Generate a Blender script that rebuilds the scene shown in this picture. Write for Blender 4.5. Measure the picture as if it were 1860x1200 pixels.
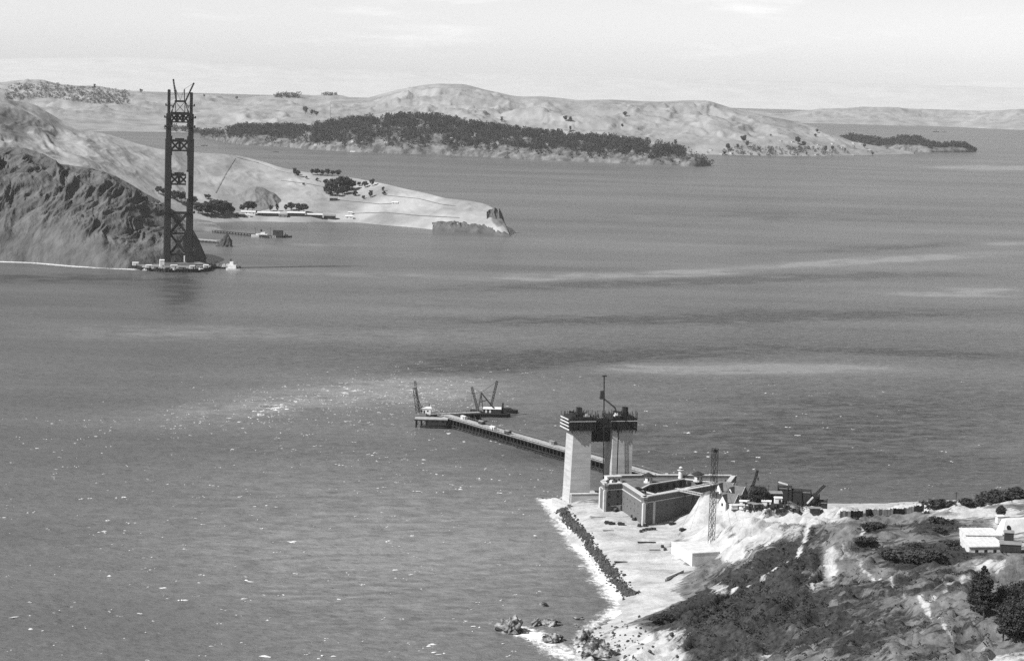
import bpy, bmesh, math, random
import numpy as np
from mathutils import Vector, Matrix
from mathutils.geometry import tessellate_polygon

sc = bpy.context.scene
for o in list(bpy.data.objects):
    bpy.data.objects.remove(o)
random.seed(7)
RNG = np.random.default_rng(7)

# ------------------------------------------------------------------ camera
CAM_H, FPX, PITCH, ROLL = 255.0, 4500.0, math.atan(460 / 4500.0), math.radians(1.6)
_f = Vector((0, math.cos(PITCH), -math.sin(PITCH)))
_r0 = Vector((1, 0, 0))
_u0 = Vector((0, math.sin(PITCH), math.cos(PITCH)))
CR = _r0 * math.cos(ROLL) + _u0 * math.sin(ROLL)
CU = _u0 * math.cos(ROLL) - _r0 * math.sin(ROLL)
CF = _f
CP = Vector((0, 0, CAM_H))
cam_d = bpy.data.cameras.new('camera')
cam = bpy.data.objects.new('camera', cam_d)
sc.collection.objects.link(cam)
cam.matrix_world = Matrix(((CR.x, CU.x, -CF.x, 0), (CR.y, CU.y, -CF.y, 0), (CR.z, CU.z, -CF.z, CAM_H), (0, 0, 0, 1)))
cam_d.sensor_width = 36.0
cam_d.lens = 36.0 * FPX / 1860.0
cam_d.clip_start = 1.0
cam_d.clip_end = 200000.0
sc.camera = cam

# ------------------------------------------------------------------ light
SUN_EL = math.radians(43)
SUN_H = Vector((-0.86, -0.51, 0)).normalized()
SUN = SUN_H * math.cos(SUN_EL) + Vector((0, 0, math.sin(SUN_EL)))
w = bpy.data.worlds.new('World')
sc.world = w
w.use_nodes = True
nt = w.node_tree
nt.nodes.clear()
_o = nt.nodes.new('ShaderNodeOutputWorld')
_bg = nt.nodes.new('ShaderNodeBackground')
_sky = nt.nodes.new('ShaderNodeTexSky')
_sky.sky_type = 'NISHITA'
_sky.sun_disc = False
_sky.sun_elevation = SUN_EL
_sky.sun_rotation = math.atan2(SUN_H.x, SUN_H.y)
_sky.altitude = 250
_sky.air_density = 1.0
_sky.dust_density = 1.0
_sky.ozone_density = 1.0
_bw = nt.nodes.new('ShaderNodeRGBToBW')      # the photograph is black and white
nt.links.new(_sky.outputs[0], _bw.inputs[0])
# thin high cloud streaks: noise over the sky direction
_tc = nt.nodes.new('ShaderNodeTexCoord')
_mp = nt.nodes.new('ShaderNodeMapping')
_mp.inputs['Scale'].default_value = (9, 9, 60)
_mp.inputs['Location'].default_value = (1.3, 0.4, 0.2)
nt.links.new(_tc.outputs['Generated'], _mp.inputs[0])
_ns = nt.nodes.new('ShaderNodeTexNoise')
_ns.inputs['Scale'].default_value = 1.6
_ns.inputs['Detail'].default_value = 7
_ns.inputs['Roughness'].default_value = 0.62
nt.links.new(_mp.outputs[0], _ns.inputs['Vector'])
_cr = nt.nodes.new('ShaderNodeMapRange')
_cr.interpolation_type = 'SMOOTHSTEP'
_cr.inputs['From Min'].default_value = 0.52
_cr.inputs['From Max'].default_value = 0.74
_cr.inputs['To Min'].default_value = 1.0
_cr.inputs['To Max'].default_value = 1.16
nt.links.new(_ns.outputs[0], _cr.inputs['Value'])
_mu = nt.nodes.new('ShaderNodeMath')
_mu.operation = 'MULTIPLY'
nt.links.new(_bw.outputs[0], _mu.inputs[0])
nt.links.new(_cr.outputs[0], _mu.inputs[1])
# whitish haze low in the sky, all round the horizon
_sx = nt.nodes.new('ShaderNodeSeparateXYZ')
nt.links.new(_tc.outputs['Generated'], _sx.inputs[0])
_hz = nt.nodes.new('ShaderNodeMapRange')
_hz.inputs['From Min'].default_value = 0.0
_hz.inputs['From Max'].default_value = 0.075
_hz.inputs['To Min'].default_value = 2.75
_hz.inputs['To Max'].default_value = 1.0
nt.links.new(_sx.outputs['Z'], _hz.inputs['Value'])
_m2 = nt.nodes.new('ShaderNodeMath')
_m2.operation = 'MULTIPLY'
nt.links.new(_mu.outputs[0], _m2.inputs[0])
nt.links.new(_hz.outputs[0], _m2.inputs[1])
nt.links.new(_m2.outputs[0], _bg.inputs['Color'])
_bg.inputs['Strength'].default_value = 0.05
nt.links.new(_bg.outputs[0], _o.inputs['Surface'])

sun_d = bpy.data.lights.new('sun', 'SUN')
sun_d.energy = 4.2
sun_d.angle = math.radians(0.5)
sun_d.color = (1.0, 1.0, 1.0)
sun = bpy.data.objects.new('sun', sun_d)
sc.collection.objects.link(sun)
sun.rotation_euler = SUN.to_track_quat('Z', 'Y').to_euler()
sun.location = (-400, 600, 900)

vs = sc.view_settings
vs.view_transform = 'Standard'
vs.look = 'None'
vs.gamma = 1.0
vs.exposure = 0.75
vs.use_curve_mapping = False
sc.cycles.max_bounces = 6
sc.cycles.diffuse_bounces = 2
sc.cycles.glossy_bounces = 2
sc.cycles.transparent_max_bounces = 8
sc.cycles.volume_bounces = 0
sc.cycles.use_denoising = False          # a little grain, as on film

# ------------------------------------------------------------------ helpers
def ray(px, py):
    return CF + CR * ((px - 930.0) / FPX) + CU * ((600.0 - py) / FPX)

def P(px, py, z=0.0):
    """The place whose picture is (px, py) at height z."""
    d = ray(px, py)
    return CP + d * ((z - CAM_H) / d.z)

def AT(px, py, Y):
    """The place whose picture is (px, py) at distance Y north of the camera."""
    d = ray(px, py)
    return CP + d * (Y / d.y)

def pix(x, y, z):
    """numpy: world -> photograph pixels"""
    dx, dy, dz = x, y, z - CAM_H
    a = dx * CR.x + dy * CR.y + dz * CR.z
    b = dx * CU.x + dy * CU.y + dz * CU.z
    c = dx * CF.x + dy * CF.y + dz * CF.z
    c = np.where(c < 1.0, 1.0, c)
    return 930 + FPX * a / c, 600 - FPX * b / c

_perm = np.random.default_rng(11).integers(0, 1 << 16, 65536)
def _h(i, j, s):
    return _perm[(_perm[(_perm[i & 65535] + j) & 65535] + s * 7919) & 65535]
def pn(x, y, s=0):
    x = np.asarray(x, float); y = np.asarray(y, float)
    xi = np.floor(x).astype(np.int64); yi = np.floor(y).astype(np.int64)
    xf = x - xi; yf = y - yi
    u = xf * xf * xf * (xf * (xf * 6 - 15) + 10); v = yf * yf * yf * (yf * (yf * 6 - 15) + 10)
    def g(i, j, a, b):
        t = _h(i, j, s) * (2 * math.pi / 65536)
        return np.cos(t) * a + np.sin(t) * b
    n0 = g(xi, yi, xf, yf) * (1 - u) + g(xi + 1, yi, xf - 1, yf) * u
    n1 = g(xi, yi + 1, xf, yf - 1) * (1 - u) + g(xi + 1, yi + 1, xf - 1, yf - 1) * u
    return (n0 * (1 - v) + n1 * v) * 1.5
def fbm(x, y, o=5, s=0, gain=0.5):
    r = 0; a = 1.0; f = 1.0
    for k in range(o):
        r = r + a * pn(x * f, y * f, s + k); a *= gain; f *= 2.03
    return r
def ridged(x, y, o=4, s=0, gain=0.5):
    r = 0; a = 1.0; f = 1.0
    for k in range(o):
        r = r + a * (1 - np.abs(pn(x * f, y * f, s + k)) * 2); a *= gain; f *= 2.03
    return r

def link(o, parent=None):
    sc.collection.objects.link(o)
    if parent is not None:
        o.parent = parent
    return o

def tag(o, label=None, cat=None, group=None, kind=None):
    if label: o['label'] = label
    if cat: o['category'] = cat
    if group: o['group'] = group
    if kind: o['kind'] = kind
    return o

def empty(name, loc=(0, 0, 0), rz=0.0, label=None, cat=None, group=None):
    o = bpy.data.objects.new(name, None)
    o.location = loc
    o.rotation_euler = (0, 0, rz)
    o.empty_display_size = 1.0
    link(o)
    return tag(o, label, cat, group)

def mesh_np(name, V, F, mat, parent=None, smooth=False, attrs=None):
    me = bpy.data.meshes.new(name)
    V = np.asarray(V, np.float32); F = np.asarray(F, np.int32)
    n = F.shape[1]
    me.vertices.add(len(V)); me.vertices.foreach_set('co', V.ravel())
    me.loops.add(F.size); me.loops.foreach_set('vertex_index', F.ravel())
    me.polygons.add(len(F)); me.polygons.foreach_set('loop_start', np.arange(0, F.size, n, dtype=np.int32))
    if smooth:
        me.polygons.foreach_set('use_smooth', np.ones(len(F), bool))
    for k, a in (attrs or {}).items():
        at = me.attributes.new(k, 'FLOAT', 'POINT')
        at.data.foreach_set('value', np.asarray(a, np.float32).ravel())
    me.update(calc_edges=True)
    me.validate()
    if mat: me.materials.append(mat)
    o = bpy.data.objects.new(name, me)
    return link(o, parent)

def grid_faces(nu, nv):
    i = np.arange(nu - 1)[:, None]; j = np.arange(nv - 1)[None, :]
    a = (i * nv + j).ravel()
    return np.stack([a, a + nv, a + nv + 1, a + 1], 1)

class MB:
    """collects simple shapes; build() makes ONE mesh object"""
    def __init__(s): s.v = []; s.f = []
    def raw(s, vs_, fs_):
        b = len(s.v); s.v += [tuple(p) for p in vs_]; s.f += [[b + i for i in f] for f in fs_]; return s
    def box(s, c, size, rz=0.0, taper=1.0, tapery=None):
        """box standing on c (x, y, z of its foot)"""
        x, y, z = c; a, b, h = size[0] / 2, size[1] / 2, size[2]
        ty = taper if tapery is None else tapery
        cs, sn = math.cos(rz), math.sin(rz); pts = []
        for (zz, t, t2) in ((0, 1, 1), (h, taper, ty)):
            for sx, sy in ((-1, -1), (1, -1), (1, 1), (-1, 1)):
                lx, ly = sx * a * t, sy * b * t2
                pts.append((x + lx * cs - ly * sn, y + lx * sn + ly * cs, z + zz))
        return s.raw(pts, [[3, 2, 1, 0], [4, 5, 6, 7], [0, 1, 5, 4], [1, 2, 6, 5], [2, 3, 7, 6], [3, 0, 4, 7]])
    def bar(s, a, b, w_, h_=None, up=(0, 0, 1)):
        a = Vector(a); b = Vector(b); d = (b - a); h_ = h_ or w_
        if d.length < 1e-6: return s
        d.normalize(); u = Vector(up)
        if abs(d.dot(u)) > 0.98: u = Vector((0, 1, 0))
        r = d.cross(u).normalized(); t = r.cross(d)
        pts = [p + r * (sx * w_ / 2) + t * (sy * h_ / 2) for p in (a, b) for sx, sy in ((-1, -1), (1, -1), (1, 1), (-1, 1))]
        return s.raw(pts, [[3, 2, 1, 0], [4, 5, 6, 7], [0, 1, 5, 4], [1, 2, 6, 5], [2, 3, 7, 6], [3, 0, 4, 7]])
    def cyl(s, c, r, h, n=10, r2=None, cap=True):
        r2 = r if r2 is None else r2; x, y, z = c; pts = []
        for zz, rr in ((0, r), (h, r2)):
            for k in range(n):
                t = 2 * math.pi * k / n; pts.append((x + rr * math.cos(t), y + rr * math.sin(t), z + zz))
        fs_ = [[k, (k + 1) % n, n + (k + 1) % n, n + k] for k in range(n)]
        if cap: fs_ += [list(range(n - 1, -1, -1)), list(range(n, 2 * n))]
        return s.raw(pts, fs_)
    def prism(s, poly, z0, z1):
        n = len(poly)
        pts = [(p[0], p[1], z0) for p in poly] + [(p[0], p[1], z1) for p in poly]
        return s.raw(pts, [[k, (k + 1) % n, n + (k + 1) % n, n + k] for k in range(n)] + [list(range(n - 1, -1, -1)), list(range(n, 2 * n))])
    def gable(s, c, size, rise, rz=0.0, over=0.4, thick=0.25):
        """gable roof; ridge along local x; c = centre of the eaves plane"""
        x, y, z = c; a, b = size[0] / 2 + over, size[1] / 2 + over
        cs, sn = math.cos(rz), math.sin(rz)
        L = [(-a, -b, 0), (a, -b, 0), (a, b, 0), (-a, b, 0), (-a, 0, rise), (a, 0, rise),
             (-a, -b, -thick), (a, -b, -thick), (a, b, -thick), (-a, b, -thick)]
        pts = [(x + p[0] * cs - p[1] * sn, y + p[0] * sn + p[1] * cs, z + p[2]) for p in L]
        return s.raw(pts, [[0, 1, 5, 4], [2, 3, 4, 5], [1, 2, 5], [3, 0, 4], [6, 7, 1, 0], [7, 8, 2, 1], [8, 9, 3, 2], [9, 6, 0, 3], [9, 8, 7, 6]])
    def build(s, name, mat, parent=None, smooth=False):
        me = bpy.data.meshes.new(name)
        me.from_pydata(s.v, [], s.f); me.update()
        if mat: me.materials.append(mat)
        if smooth:
            for p in me.polygons: p.use_smooth = True
        return link(bpy.data.objects.new(name, me), parent)

def copy_tree(o, parent=None):
    c = o.copy()
    link(c); c.parent = parent
    for ch in list(o.children):
        copy_tree(ch, c)
    return c

# ------------------------------------------------------------------ materials (greys: the photograph is black and white)
def mat(name, c1, c2=None, scale=0.2, rough=0.85, bump=0.0, stretch=(1, 1, 1), detail=6, attr=None, nrough=0.6, lo=0.35, hi=0.65, bscale=None, spec=0.3):
    m = bpy.data.materials.new(name); m.use_nodes = True
    t = m.node_tree; t.nodes.clear()
    N = t.nodes.new; Lk = t.links.new
    out = N('ShaderNodeOutputMaterial'); b = N('ShaderNodeBsdfPrincipled')
    b.inputs['Roughness'].default_value = rough
    b.inputs['Specular IOR Level'].default_value = spec
    Lk(b.outputs[0], out.inputs['Surface'])
    g = N('ShaderNodeNewGeometry'); mp = N('ShaderNodeMapping')
    mp.inputs['Scale'].default_value = stretch
    Lk(g.outputs['Position'], mp.inputs[0])
    n = N('ShaderNodeTexNoise'); n.inputs['Scale'].default_value = scale; n.inputs['Detail'].default_value = detail
    n.inputs['Roughness'].default_value = nrough
    Lk(mp.outputs[0], n.inputs['Vector'])
    c2 = c1 * 0.75 if c2 is None else c2
    mr = N('ShaderNodeMapRange'); mr.inputs['From Min'].default_value = lo; mr.inputs['From Max'].default_value = hi
    mr.inputs['To Min'].default_value = c2; mr.inputs['To Max'].default_value = c1
    Lk(n.outputs[0], mr.inputs['Value']); Lk(mr.outputs[0], b.inputs['Base Color'])
    if bump:
        n2 = N('ShaderNodeTexNoise'); n2.inputs['Scale'].default_value = bscale or scale * 2; n2.inputs['Detail'].default_value = 5
        Lk(mp.outputs[0], n2.inputs['Vector'])
        bp = N('ShaderNodeBump'); bp.inputs['Strength'].default_value = 1.0; bp.inputs['Distance'].default_value = bump
        Lk(n2.outputs[0], bp.inputs['Height']); Lk(bp.outputs[0], b.inputs['Normal'])
    return m

M = dict(
    steel=mat('primed_steel', 0.022, 0.014, 0.3, 0.6),
    concrete=mat('concrete', 0.45, 0.31, 0.25, 0.85, stretch=(.35, .35, 2.6), detail=8, nrough=.7),
    white=mat('white_paint', 0.66, 0.5, 0.4, 0.6),
    pale=mat('pale_paint', 0.55, 0.45, 0.3, 0.7),
    timber=mat('tarred_timber', 0.03, 0.014, 0.6, 0.9),
    deck=mat('weathered_deck', 0.40, 0.24, 0.25, 0.9),
    grey=mat('grey_paint', 0.22, 0.15, 0.3, 0.8),
    dark=mat('dark_paint', 0.035, 0.02, 0.4, 0.6),
    brick=mat('brick', 0.155, 0.085, 0.9, 0.9, stretch=(1, 1, 2)),
    stone=mat('granite', 0.50, 0.40, 0.5, 0.85),
    slate=mat('slate_roof', 0.13, 0.09, 0.6, 0.8),
    sod_shade=mat('sod_and_court_shade', 0.16, 0.07, 0.25, 0.95, detail=8),
    glass=mat('window_glass', 0.02, 0.015, 1.0, 0.15, spec=0.5),
    rock=mat('wet_rock', 0.07, 0.025, 0.25, 0.8, bump=0.5, bscale=0.5),
    palerock=mat('pale_rock', 0.42, 0.2, 0.25, 0.9, bump=0.6, bscale=0.4),
    bark=mat('bark', 0.07, 0.04, 0.8, 0.95),
    leaf=mat('foliage', 0.06, 0.03, 0.3, 0.8),
    leaf_near=mat('conifer_foliage', 0.05, 0.02, 0.5, 0.8),
    shrub=mat('shrub_foliage', 0.06, 0.02, 0.12, 0.85),
    fencegrey=mat('weathered_boards', 0.10, 0.06, 0.5, 0.9),
    searock=mat('sea_rock', 0.30, 0.02, 0.22, 0.85, bump=.6, bscale=.4, lo=.42, hi=.62),
    foam=mat('foam', 0.66, 0.45, 0.6, 0.8),
)
# ------------------------------------------------------------------ sea
SHORE_PX = [(1001, 909), (1019, 934), (1044, 966), (1070, 1005), (1098, 1045), (1122, 1075), (1140, 1100), (1122, 1116), (1085, 1128), (1062, 1145), (1052, 1168), (1065, 1196), (1075, 1225)]
SHORE = np.array([P(a, b, 0)[:2] for a, b in SHORE_PX])
def dist_poly(x, y, poly):
    d = np.full(x.shape, 1e9)
    for k in range(len(poly) - 1):
        ax, ay = poly[k]; bx, by = poly[k + 1]
        vx, vy = bx - ax, by - ay
        t = np.clip(((x - ax) * vx + (y - ay) * vy) / (vx * vx + vy * vy), 0, 1)
        d = np.minimum(d, np.hypot(x - ax - t * vx, y - ay - t * vy))
    return d

def sea_material():
    m = bpy.data.materials.new('sea_water'); m.use_nodes = True
    t = m.node_tree; t.nodes.clear(); N = t.nodes.new; Lk = t.links.new
    out = N('ShaderNodeOutputMaterial'); b = N('ShaderNodeBsdfPrincipled')
    g = N('ShaderNodeNewGeometry')
    def mapping(sx, sy, rz=0.0):
        mp = N('ShaderNodeMapping'); mp.inputs['Scale'].default_value = (sx, sy, 0.0); mp.inputs['Rotation'].default_value = (0, 0, rz)
        Lk(g.outputs['Position'], mp.inputs[0]); return mp
    def noise(mp, s, d=5, r=0.55):
        n = N('ShaderNodeTexNoise'); n.inputs['Scale'].default_value = s; n.inputs['Detail'].default_value = d; n.inputs['Roughness'].default_value = r
        Lk(mp.outputs[0], n.inputs['Vector']); return n
    def attr(nm):
        a = N('ShaderNodeAttribute'); a.attribute_name = nm; return a
    def math_(op, a, b_=None, clamp=False):
        q = N('ShaderNodeMath'); q.operation = op; q.use_clamp = clamp
        for i, v in enumerate((a, b_)):
            if v is None: continue
            if isinstance(v, (int, float)): q.inputs[i].default_value = v
            else: Lk(v, q.inputs[i])
        return q.outputs[0]
    # wind patches (rougher / smoother water) as long streaks, plus tone with the tower's painted reflection
    st = noise(mapping(0.0007, 0.0035, 0.06), 1.0, 5, 0.6)
    st2 = noise(mapping(0.0022, 0.0065, -0.12), 1.0, 6, 0.65)
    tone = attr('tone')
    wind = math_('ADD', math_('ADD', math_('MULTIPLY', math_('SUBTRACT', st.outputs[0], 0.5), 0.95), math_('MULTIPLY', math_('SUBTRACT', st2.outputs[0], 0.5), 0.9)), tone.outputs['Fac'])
    # swell and chop
    n1 = noise(mapping(0.05, 0.085, 0.35), 1.0, 3, 0.5)
    n2 = noise(mapping(0.20, 0.34, 0.30), 1.0, 5, 0.65)
    n0 = noise(mapping(0.011, 0.045, 0.05), 1.0, 6, 0.75)
    hgt = math_('ADD', math_('MULTIPLY', n0.outputs[0], 3.0), math_('ADD', math_('MULTIPLY', n1.outputs[0], 1.2), math_('MULTIPLY', n2.outputs[0], 1.2)))
    bp = N('ShaderNodeBump'); bp.inputs['Strength'].default_value = 1.0; bp.inputs['Distance'].default_value = 1.0
    Lk(hgt, bp.inputs['Height']); Lk(bp.outputs[0], b.inputs['Normal'])
    # foam where the surf runs and where the chop is torn
    fn = noise(mapping(0.30, 0.20, 0.2), 1.0, 7, 0.75)
    fa = attr('foam')
    fsum = math_('ADD', fn.outputs[0], fa.outputs['Fac'])
    fr = N('ShaderNodeMapRange'); fr.interpolation_type = 'SMOOTHSTEP'
    fr.inputs['From Min'].default_value = 0.74; fr.inputs['From Max'].default_value = 1.10
    Lk(fsum, fr.inputs['Value'])
    base = N('ShaderNodeMapRange'); base.inputs['From Min'].default_value = -0.5; base.inputs['From Max'].default_value = 0.8
    base.inputs['To Min'].default_value = 0.05; base.inputs['To Max'].default_value = 0.22
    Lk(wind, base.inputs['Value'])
    mx = N('ShaderNodeMix'); mx.data_type = 'RGBA'
    Lk(fr.outputs[0], mx.inputs['Factor']); Lk(base.outputs[0], mx.inputs[6]); mx.inputs[7].default_value = (0.82, 0.82, 0.82, 1)
    Lk(mx.outputs[2], b.inputs['Base Color'])
    rr = N('ShaderNodeMapRange'); rr.inputs['To Min'].default_value = 0.26; rr.inputs['To Max'].default_value = 0.9
    Lk(fr.outputs[0], rr.inputs['Value']); Lk(rr.outputs[0], b.inputs['Roughness'])
    b.inputs['IOR'].default_value = 1.333
    Lk(b.outputs[0], out.inputs['Surface'])
    return m

def make_sea():
    ya = [-4000, -1500, 0, 500, 800]; yb = np.geomspace(1000, 3400, 1050); yc = np.geomspace(3420, 24000, 330); yd = [30000, 42000, 60000, 90000]
    ys = np.concatenate([ya, yb, yc, yd]); nr = len(ys)
    # columns: fine across the strait in view, coarse to either side
    uc = np.linspace(-.235, .235, 430); us = np.geomspace(.25, 1.4, 24)
    u = np.concatenate([-us[::-1], uc, us]); nc = len(u)
    X = u[None, :] * np.maximum(np.abs(ys), 1000)[:, None]; Y = np.repeat(ys[:, None], nc, 1)
    X[:5] *= 3; X[-4:] *= 1.5
    x, y = X.ravel(), Y.ravel()
    # wind chop running in from the open sea on the left
    ca, sa = math.cos(.35), math.sin(.35); xr, yr = x * ca + y * sa, -x * sa + y * ca
    amp = np.clip((3600 - y) / 1500, 0, 1) * np.clip((y - 900) / 100, 0, 1) * (np.abs(x) < .245 * np.maximum(y, 1))
    z = amp * (.42 * fbm(xr / 15, yr / 8.5, 3, 201, .6) + .30 * (1 - np.abs(pn(xr / 9, yr / 5.0, 211)) * 2) * (.6 + .5 * pn(x / 60, y / 60, 212)) + .25 * fbm(xr / 5.5, yr / 3.6, 2, 221, .6)) - .12 * amp
    zf = z * 0
    px, py = pix(x, y, zf)
    tone = np.zeros_like(x)
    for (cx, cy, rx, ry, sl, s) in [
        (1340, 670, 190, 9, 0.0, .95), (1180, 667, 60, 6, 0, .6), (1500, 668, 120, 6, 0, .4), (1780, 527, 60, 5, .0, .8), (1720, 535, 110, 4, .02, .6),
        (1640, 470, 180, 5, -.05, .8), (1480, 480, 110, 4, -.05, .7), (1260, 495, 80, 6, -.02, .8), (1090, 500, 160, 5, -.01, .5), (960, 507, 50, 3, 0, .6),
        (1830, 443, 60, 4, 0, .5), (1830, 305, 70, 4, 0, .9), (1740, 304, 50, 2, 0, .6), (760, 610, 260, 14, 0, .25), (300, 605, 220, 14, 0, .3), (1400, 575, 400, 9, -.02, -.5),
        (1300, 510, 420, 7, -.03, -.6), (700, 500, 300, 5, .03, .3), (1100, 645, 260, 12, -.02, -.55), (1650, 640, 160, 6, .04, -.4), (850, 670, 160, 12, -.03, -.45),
        (1050, 580, 300, 8, 0, -.3), (330, 530, 40, 36, 0, -.35), (120, 505, 200, 9, 0, -.3), (1600, 450, 200, 5, -.05, -.35), (1380, 395, 420, 12, 0, -.15), (560, 445, 160, 6, 0, .25),  # the tall dark patch paints the tower's reflection into the water
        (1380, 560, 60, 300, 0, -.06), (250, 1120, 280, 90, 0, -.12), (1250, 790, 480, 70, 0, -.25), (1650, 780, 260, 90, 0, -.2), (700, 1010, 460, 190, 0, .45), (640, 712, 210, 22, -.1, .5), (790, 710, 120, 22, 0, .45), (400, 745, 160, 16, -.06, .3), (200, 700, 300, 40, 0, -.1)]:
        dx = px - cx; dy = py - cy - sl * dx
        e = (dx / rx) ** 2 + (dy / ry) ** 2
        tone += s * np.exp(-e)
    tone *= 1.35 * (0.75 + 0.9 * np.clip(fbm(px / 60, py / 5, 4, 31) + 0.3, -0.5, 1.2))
    foam = np.zeros_like(x)
    # torn water round the end of the trestle
    for (cx, cy, rx, ry, sl, s) in [(640, 712, 200, 26, -.10, .14), (780, 712, 130, 26, 0, .14), (500, 742, 40, 7, -.3, .22), (340, 745, 120, 18, -.05, .07), (160, 790, 120, 14, -.1, .06), (860, 690, 70, 5, -.05, .12),
                                    (970, 1152, 60, 18, .2, .40), (1025, 1188, 60, 18, .2, .46), (930, 1142, 50, 9, .25, .34), (985, 1098, 40, 5, 0, .2)]:
        dx = px - cx; dy = py - cy - sl * dx
        foam += s * np.exp(-((dx / rx) ** 2 + (dy / ry) ** 2))
    zone = np.full(x.shape, .13)
    for (cx, cy, rx, ry, sl, s) in [(640, 716, 260, 38, -.10, .85), (790, 716, 150, 40, 0, .8), (360, 750, 240, 34, -.07, .68), (160, 792, 160, 24, -.1, .34), (820, 800, 260, 70, 0, .42), (480, 820, 500, 110, 0, .26), (1300, 800, 260, 60, 0, .12), (860, 690, 90, 7, -.05, .5)]:
        dx = px - cx; dy = py - cy - sl * dx
        zone = np.maximum(zone, s * np.exp(-((dx / rx) ** 2 + (dy / ry) ** 2)))
    zn = np.where(amp > .02, (z + .12 * amp) / np.maximum(amp, .02), -1)
    crest = np.clip((zn - (.66 - .62 * zone)) / .22, 0, 1) * np.clip(.62 + 1.2 * fbm(x / 18, y / 26, 3, 231), 0, 1) * np.clip(.25 + zone * 2.2, 0, 1)
    foam = np.maximum(foam, .44 * crest)
    d = dist_poly(x, y, SHORE[:8])
    foam = np.maximum(foam, 0.62 * np.clip(1 - d / (13 + 6 * fbm(x / 30, y / 30, 2, 241)), 0, 1) ** 0.6)
    d2 = dist_poly(x, y, SHORE[7:])
    foam = np.maximum(foam, 0.46 * np.clip(1 - d2 / 10.0, 0, 1))
    # surf under the north cliffs
    nsh = np.array([P(a, b, 0)[:2] for a, b in ((-40, 474), (60, 477), (140, 484), (240, 489))])
    foam = np.maximum(foam, 0.55 * np.clip(1 - dist_poly(x, y, nsh) / 24.0, 0, 1))
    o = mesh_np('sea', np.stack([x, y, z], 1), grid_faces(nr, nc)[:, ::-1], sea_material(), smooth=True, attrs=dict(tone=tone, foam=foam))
    tag(o, kind='structure')
make_sea()

def whitecaps():
    """breaking crests on the chop: low uneven mounds of foam"""
    rng = np.random.default_rng(5)
    pts = []
    def put(n, cx, cy, rx, ry, sl=0.0, big=1.0):
        for _ in range(n):
            a = rng.normal(0, 0.5); b_ = rng.normal(0, 0.5)
            px_, py_ = cx + a * rx, cy + b_ * ry + sl * a * rx
            pts.append((px_, py_, big))
    put(150, 640, 722, 300, 46, -.08, .5); put(70, 800, 722, 130, 42, 0, .55); put(30, 400, 752, 240, 40, -.06, .5); put(20, 160, 790, 200, 40, -.1, .55)
    put(24, 500, 742, 40, 8, -.3, 1.3); put(260, 620, 722, 330, 50, -.08, .42); put(120, 800, 722, 130, 44, 0, .42)
    for _ in range(260): pts.append((rng.uniform(-30, 1010), 760 + 440 * rng.random() ** 1.6, .42))
    for _ in range(60): pts.append((rng.uniform(-30, 1000), rng.uniform(760, 900), .5))
    for _ in range(45): pts.append((rng.uniform(600, 1010), rng.uniform(770, 900), .62))
    for _ in range(110): pts.append((rng.uniform(-30, 990), rng.uniform(880, 1210), .5 if rng.random() < .8 else 1.0))
    for _ in range(70): pts.append((rng.uniform(1150, 1860), rng.uniform(690, 900), .5))
    for _ in range(26): pts.append((rng.uniform(1150, 1460), rng.uniform(740, 880), .8))
    V = []; F = []
    for px_, py_, big in pts:
        if px_ > 985 and py_ > 905: continue
        c = P(px_, py_, 0)
        n = int(rng.integers(1, 4))
        for k in range(n):
            cx, cy = c.x + rng.normal(0, 1.5), c.y + rng.normal(0, 2.0)
            L = big * rng.uniform(0.5, 1.9) * (1.5 if rng.random() < .12 else 1); h = big * rng.uniform(.2, .6); wd = big * rng.uniform(.4, 1.1)
            a = rng.normal(.25, .3); cs, sn = math.cos(a), math.sin(a); m_ = 5
            b0 = len(V)
            for i in range(m_):
                t = i / (m_ - 1) * 2 - 1; pr = max(0.08, 1 - t * t) * rng.uniform(.6, 1.2); bend = rng.normal(0, .15) * L
                for (o_, zz) in ((-wd * pr, -.02), (-wd * .1, h * pr), (wd * pr * 1.3, -.02)):
                    lx, ly = t * L, o_ + bend * .5
                    V.append((cx + lx * cs - ly * sn, cy + lx * sn + ly * cs, zz))
            for i in range(m_ - 1):
                for j in range(2):
                    p = b0 + i * 3 + j; F.append((p, p + 3, p + 4, p + 1))
    o = mesh_np('sea_foam', V, F, M['foam'])
    tag(o, 'white foam of whitecaps breaking on the open strait', 'foam', kind='stuff')
whitecaps()

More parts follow.
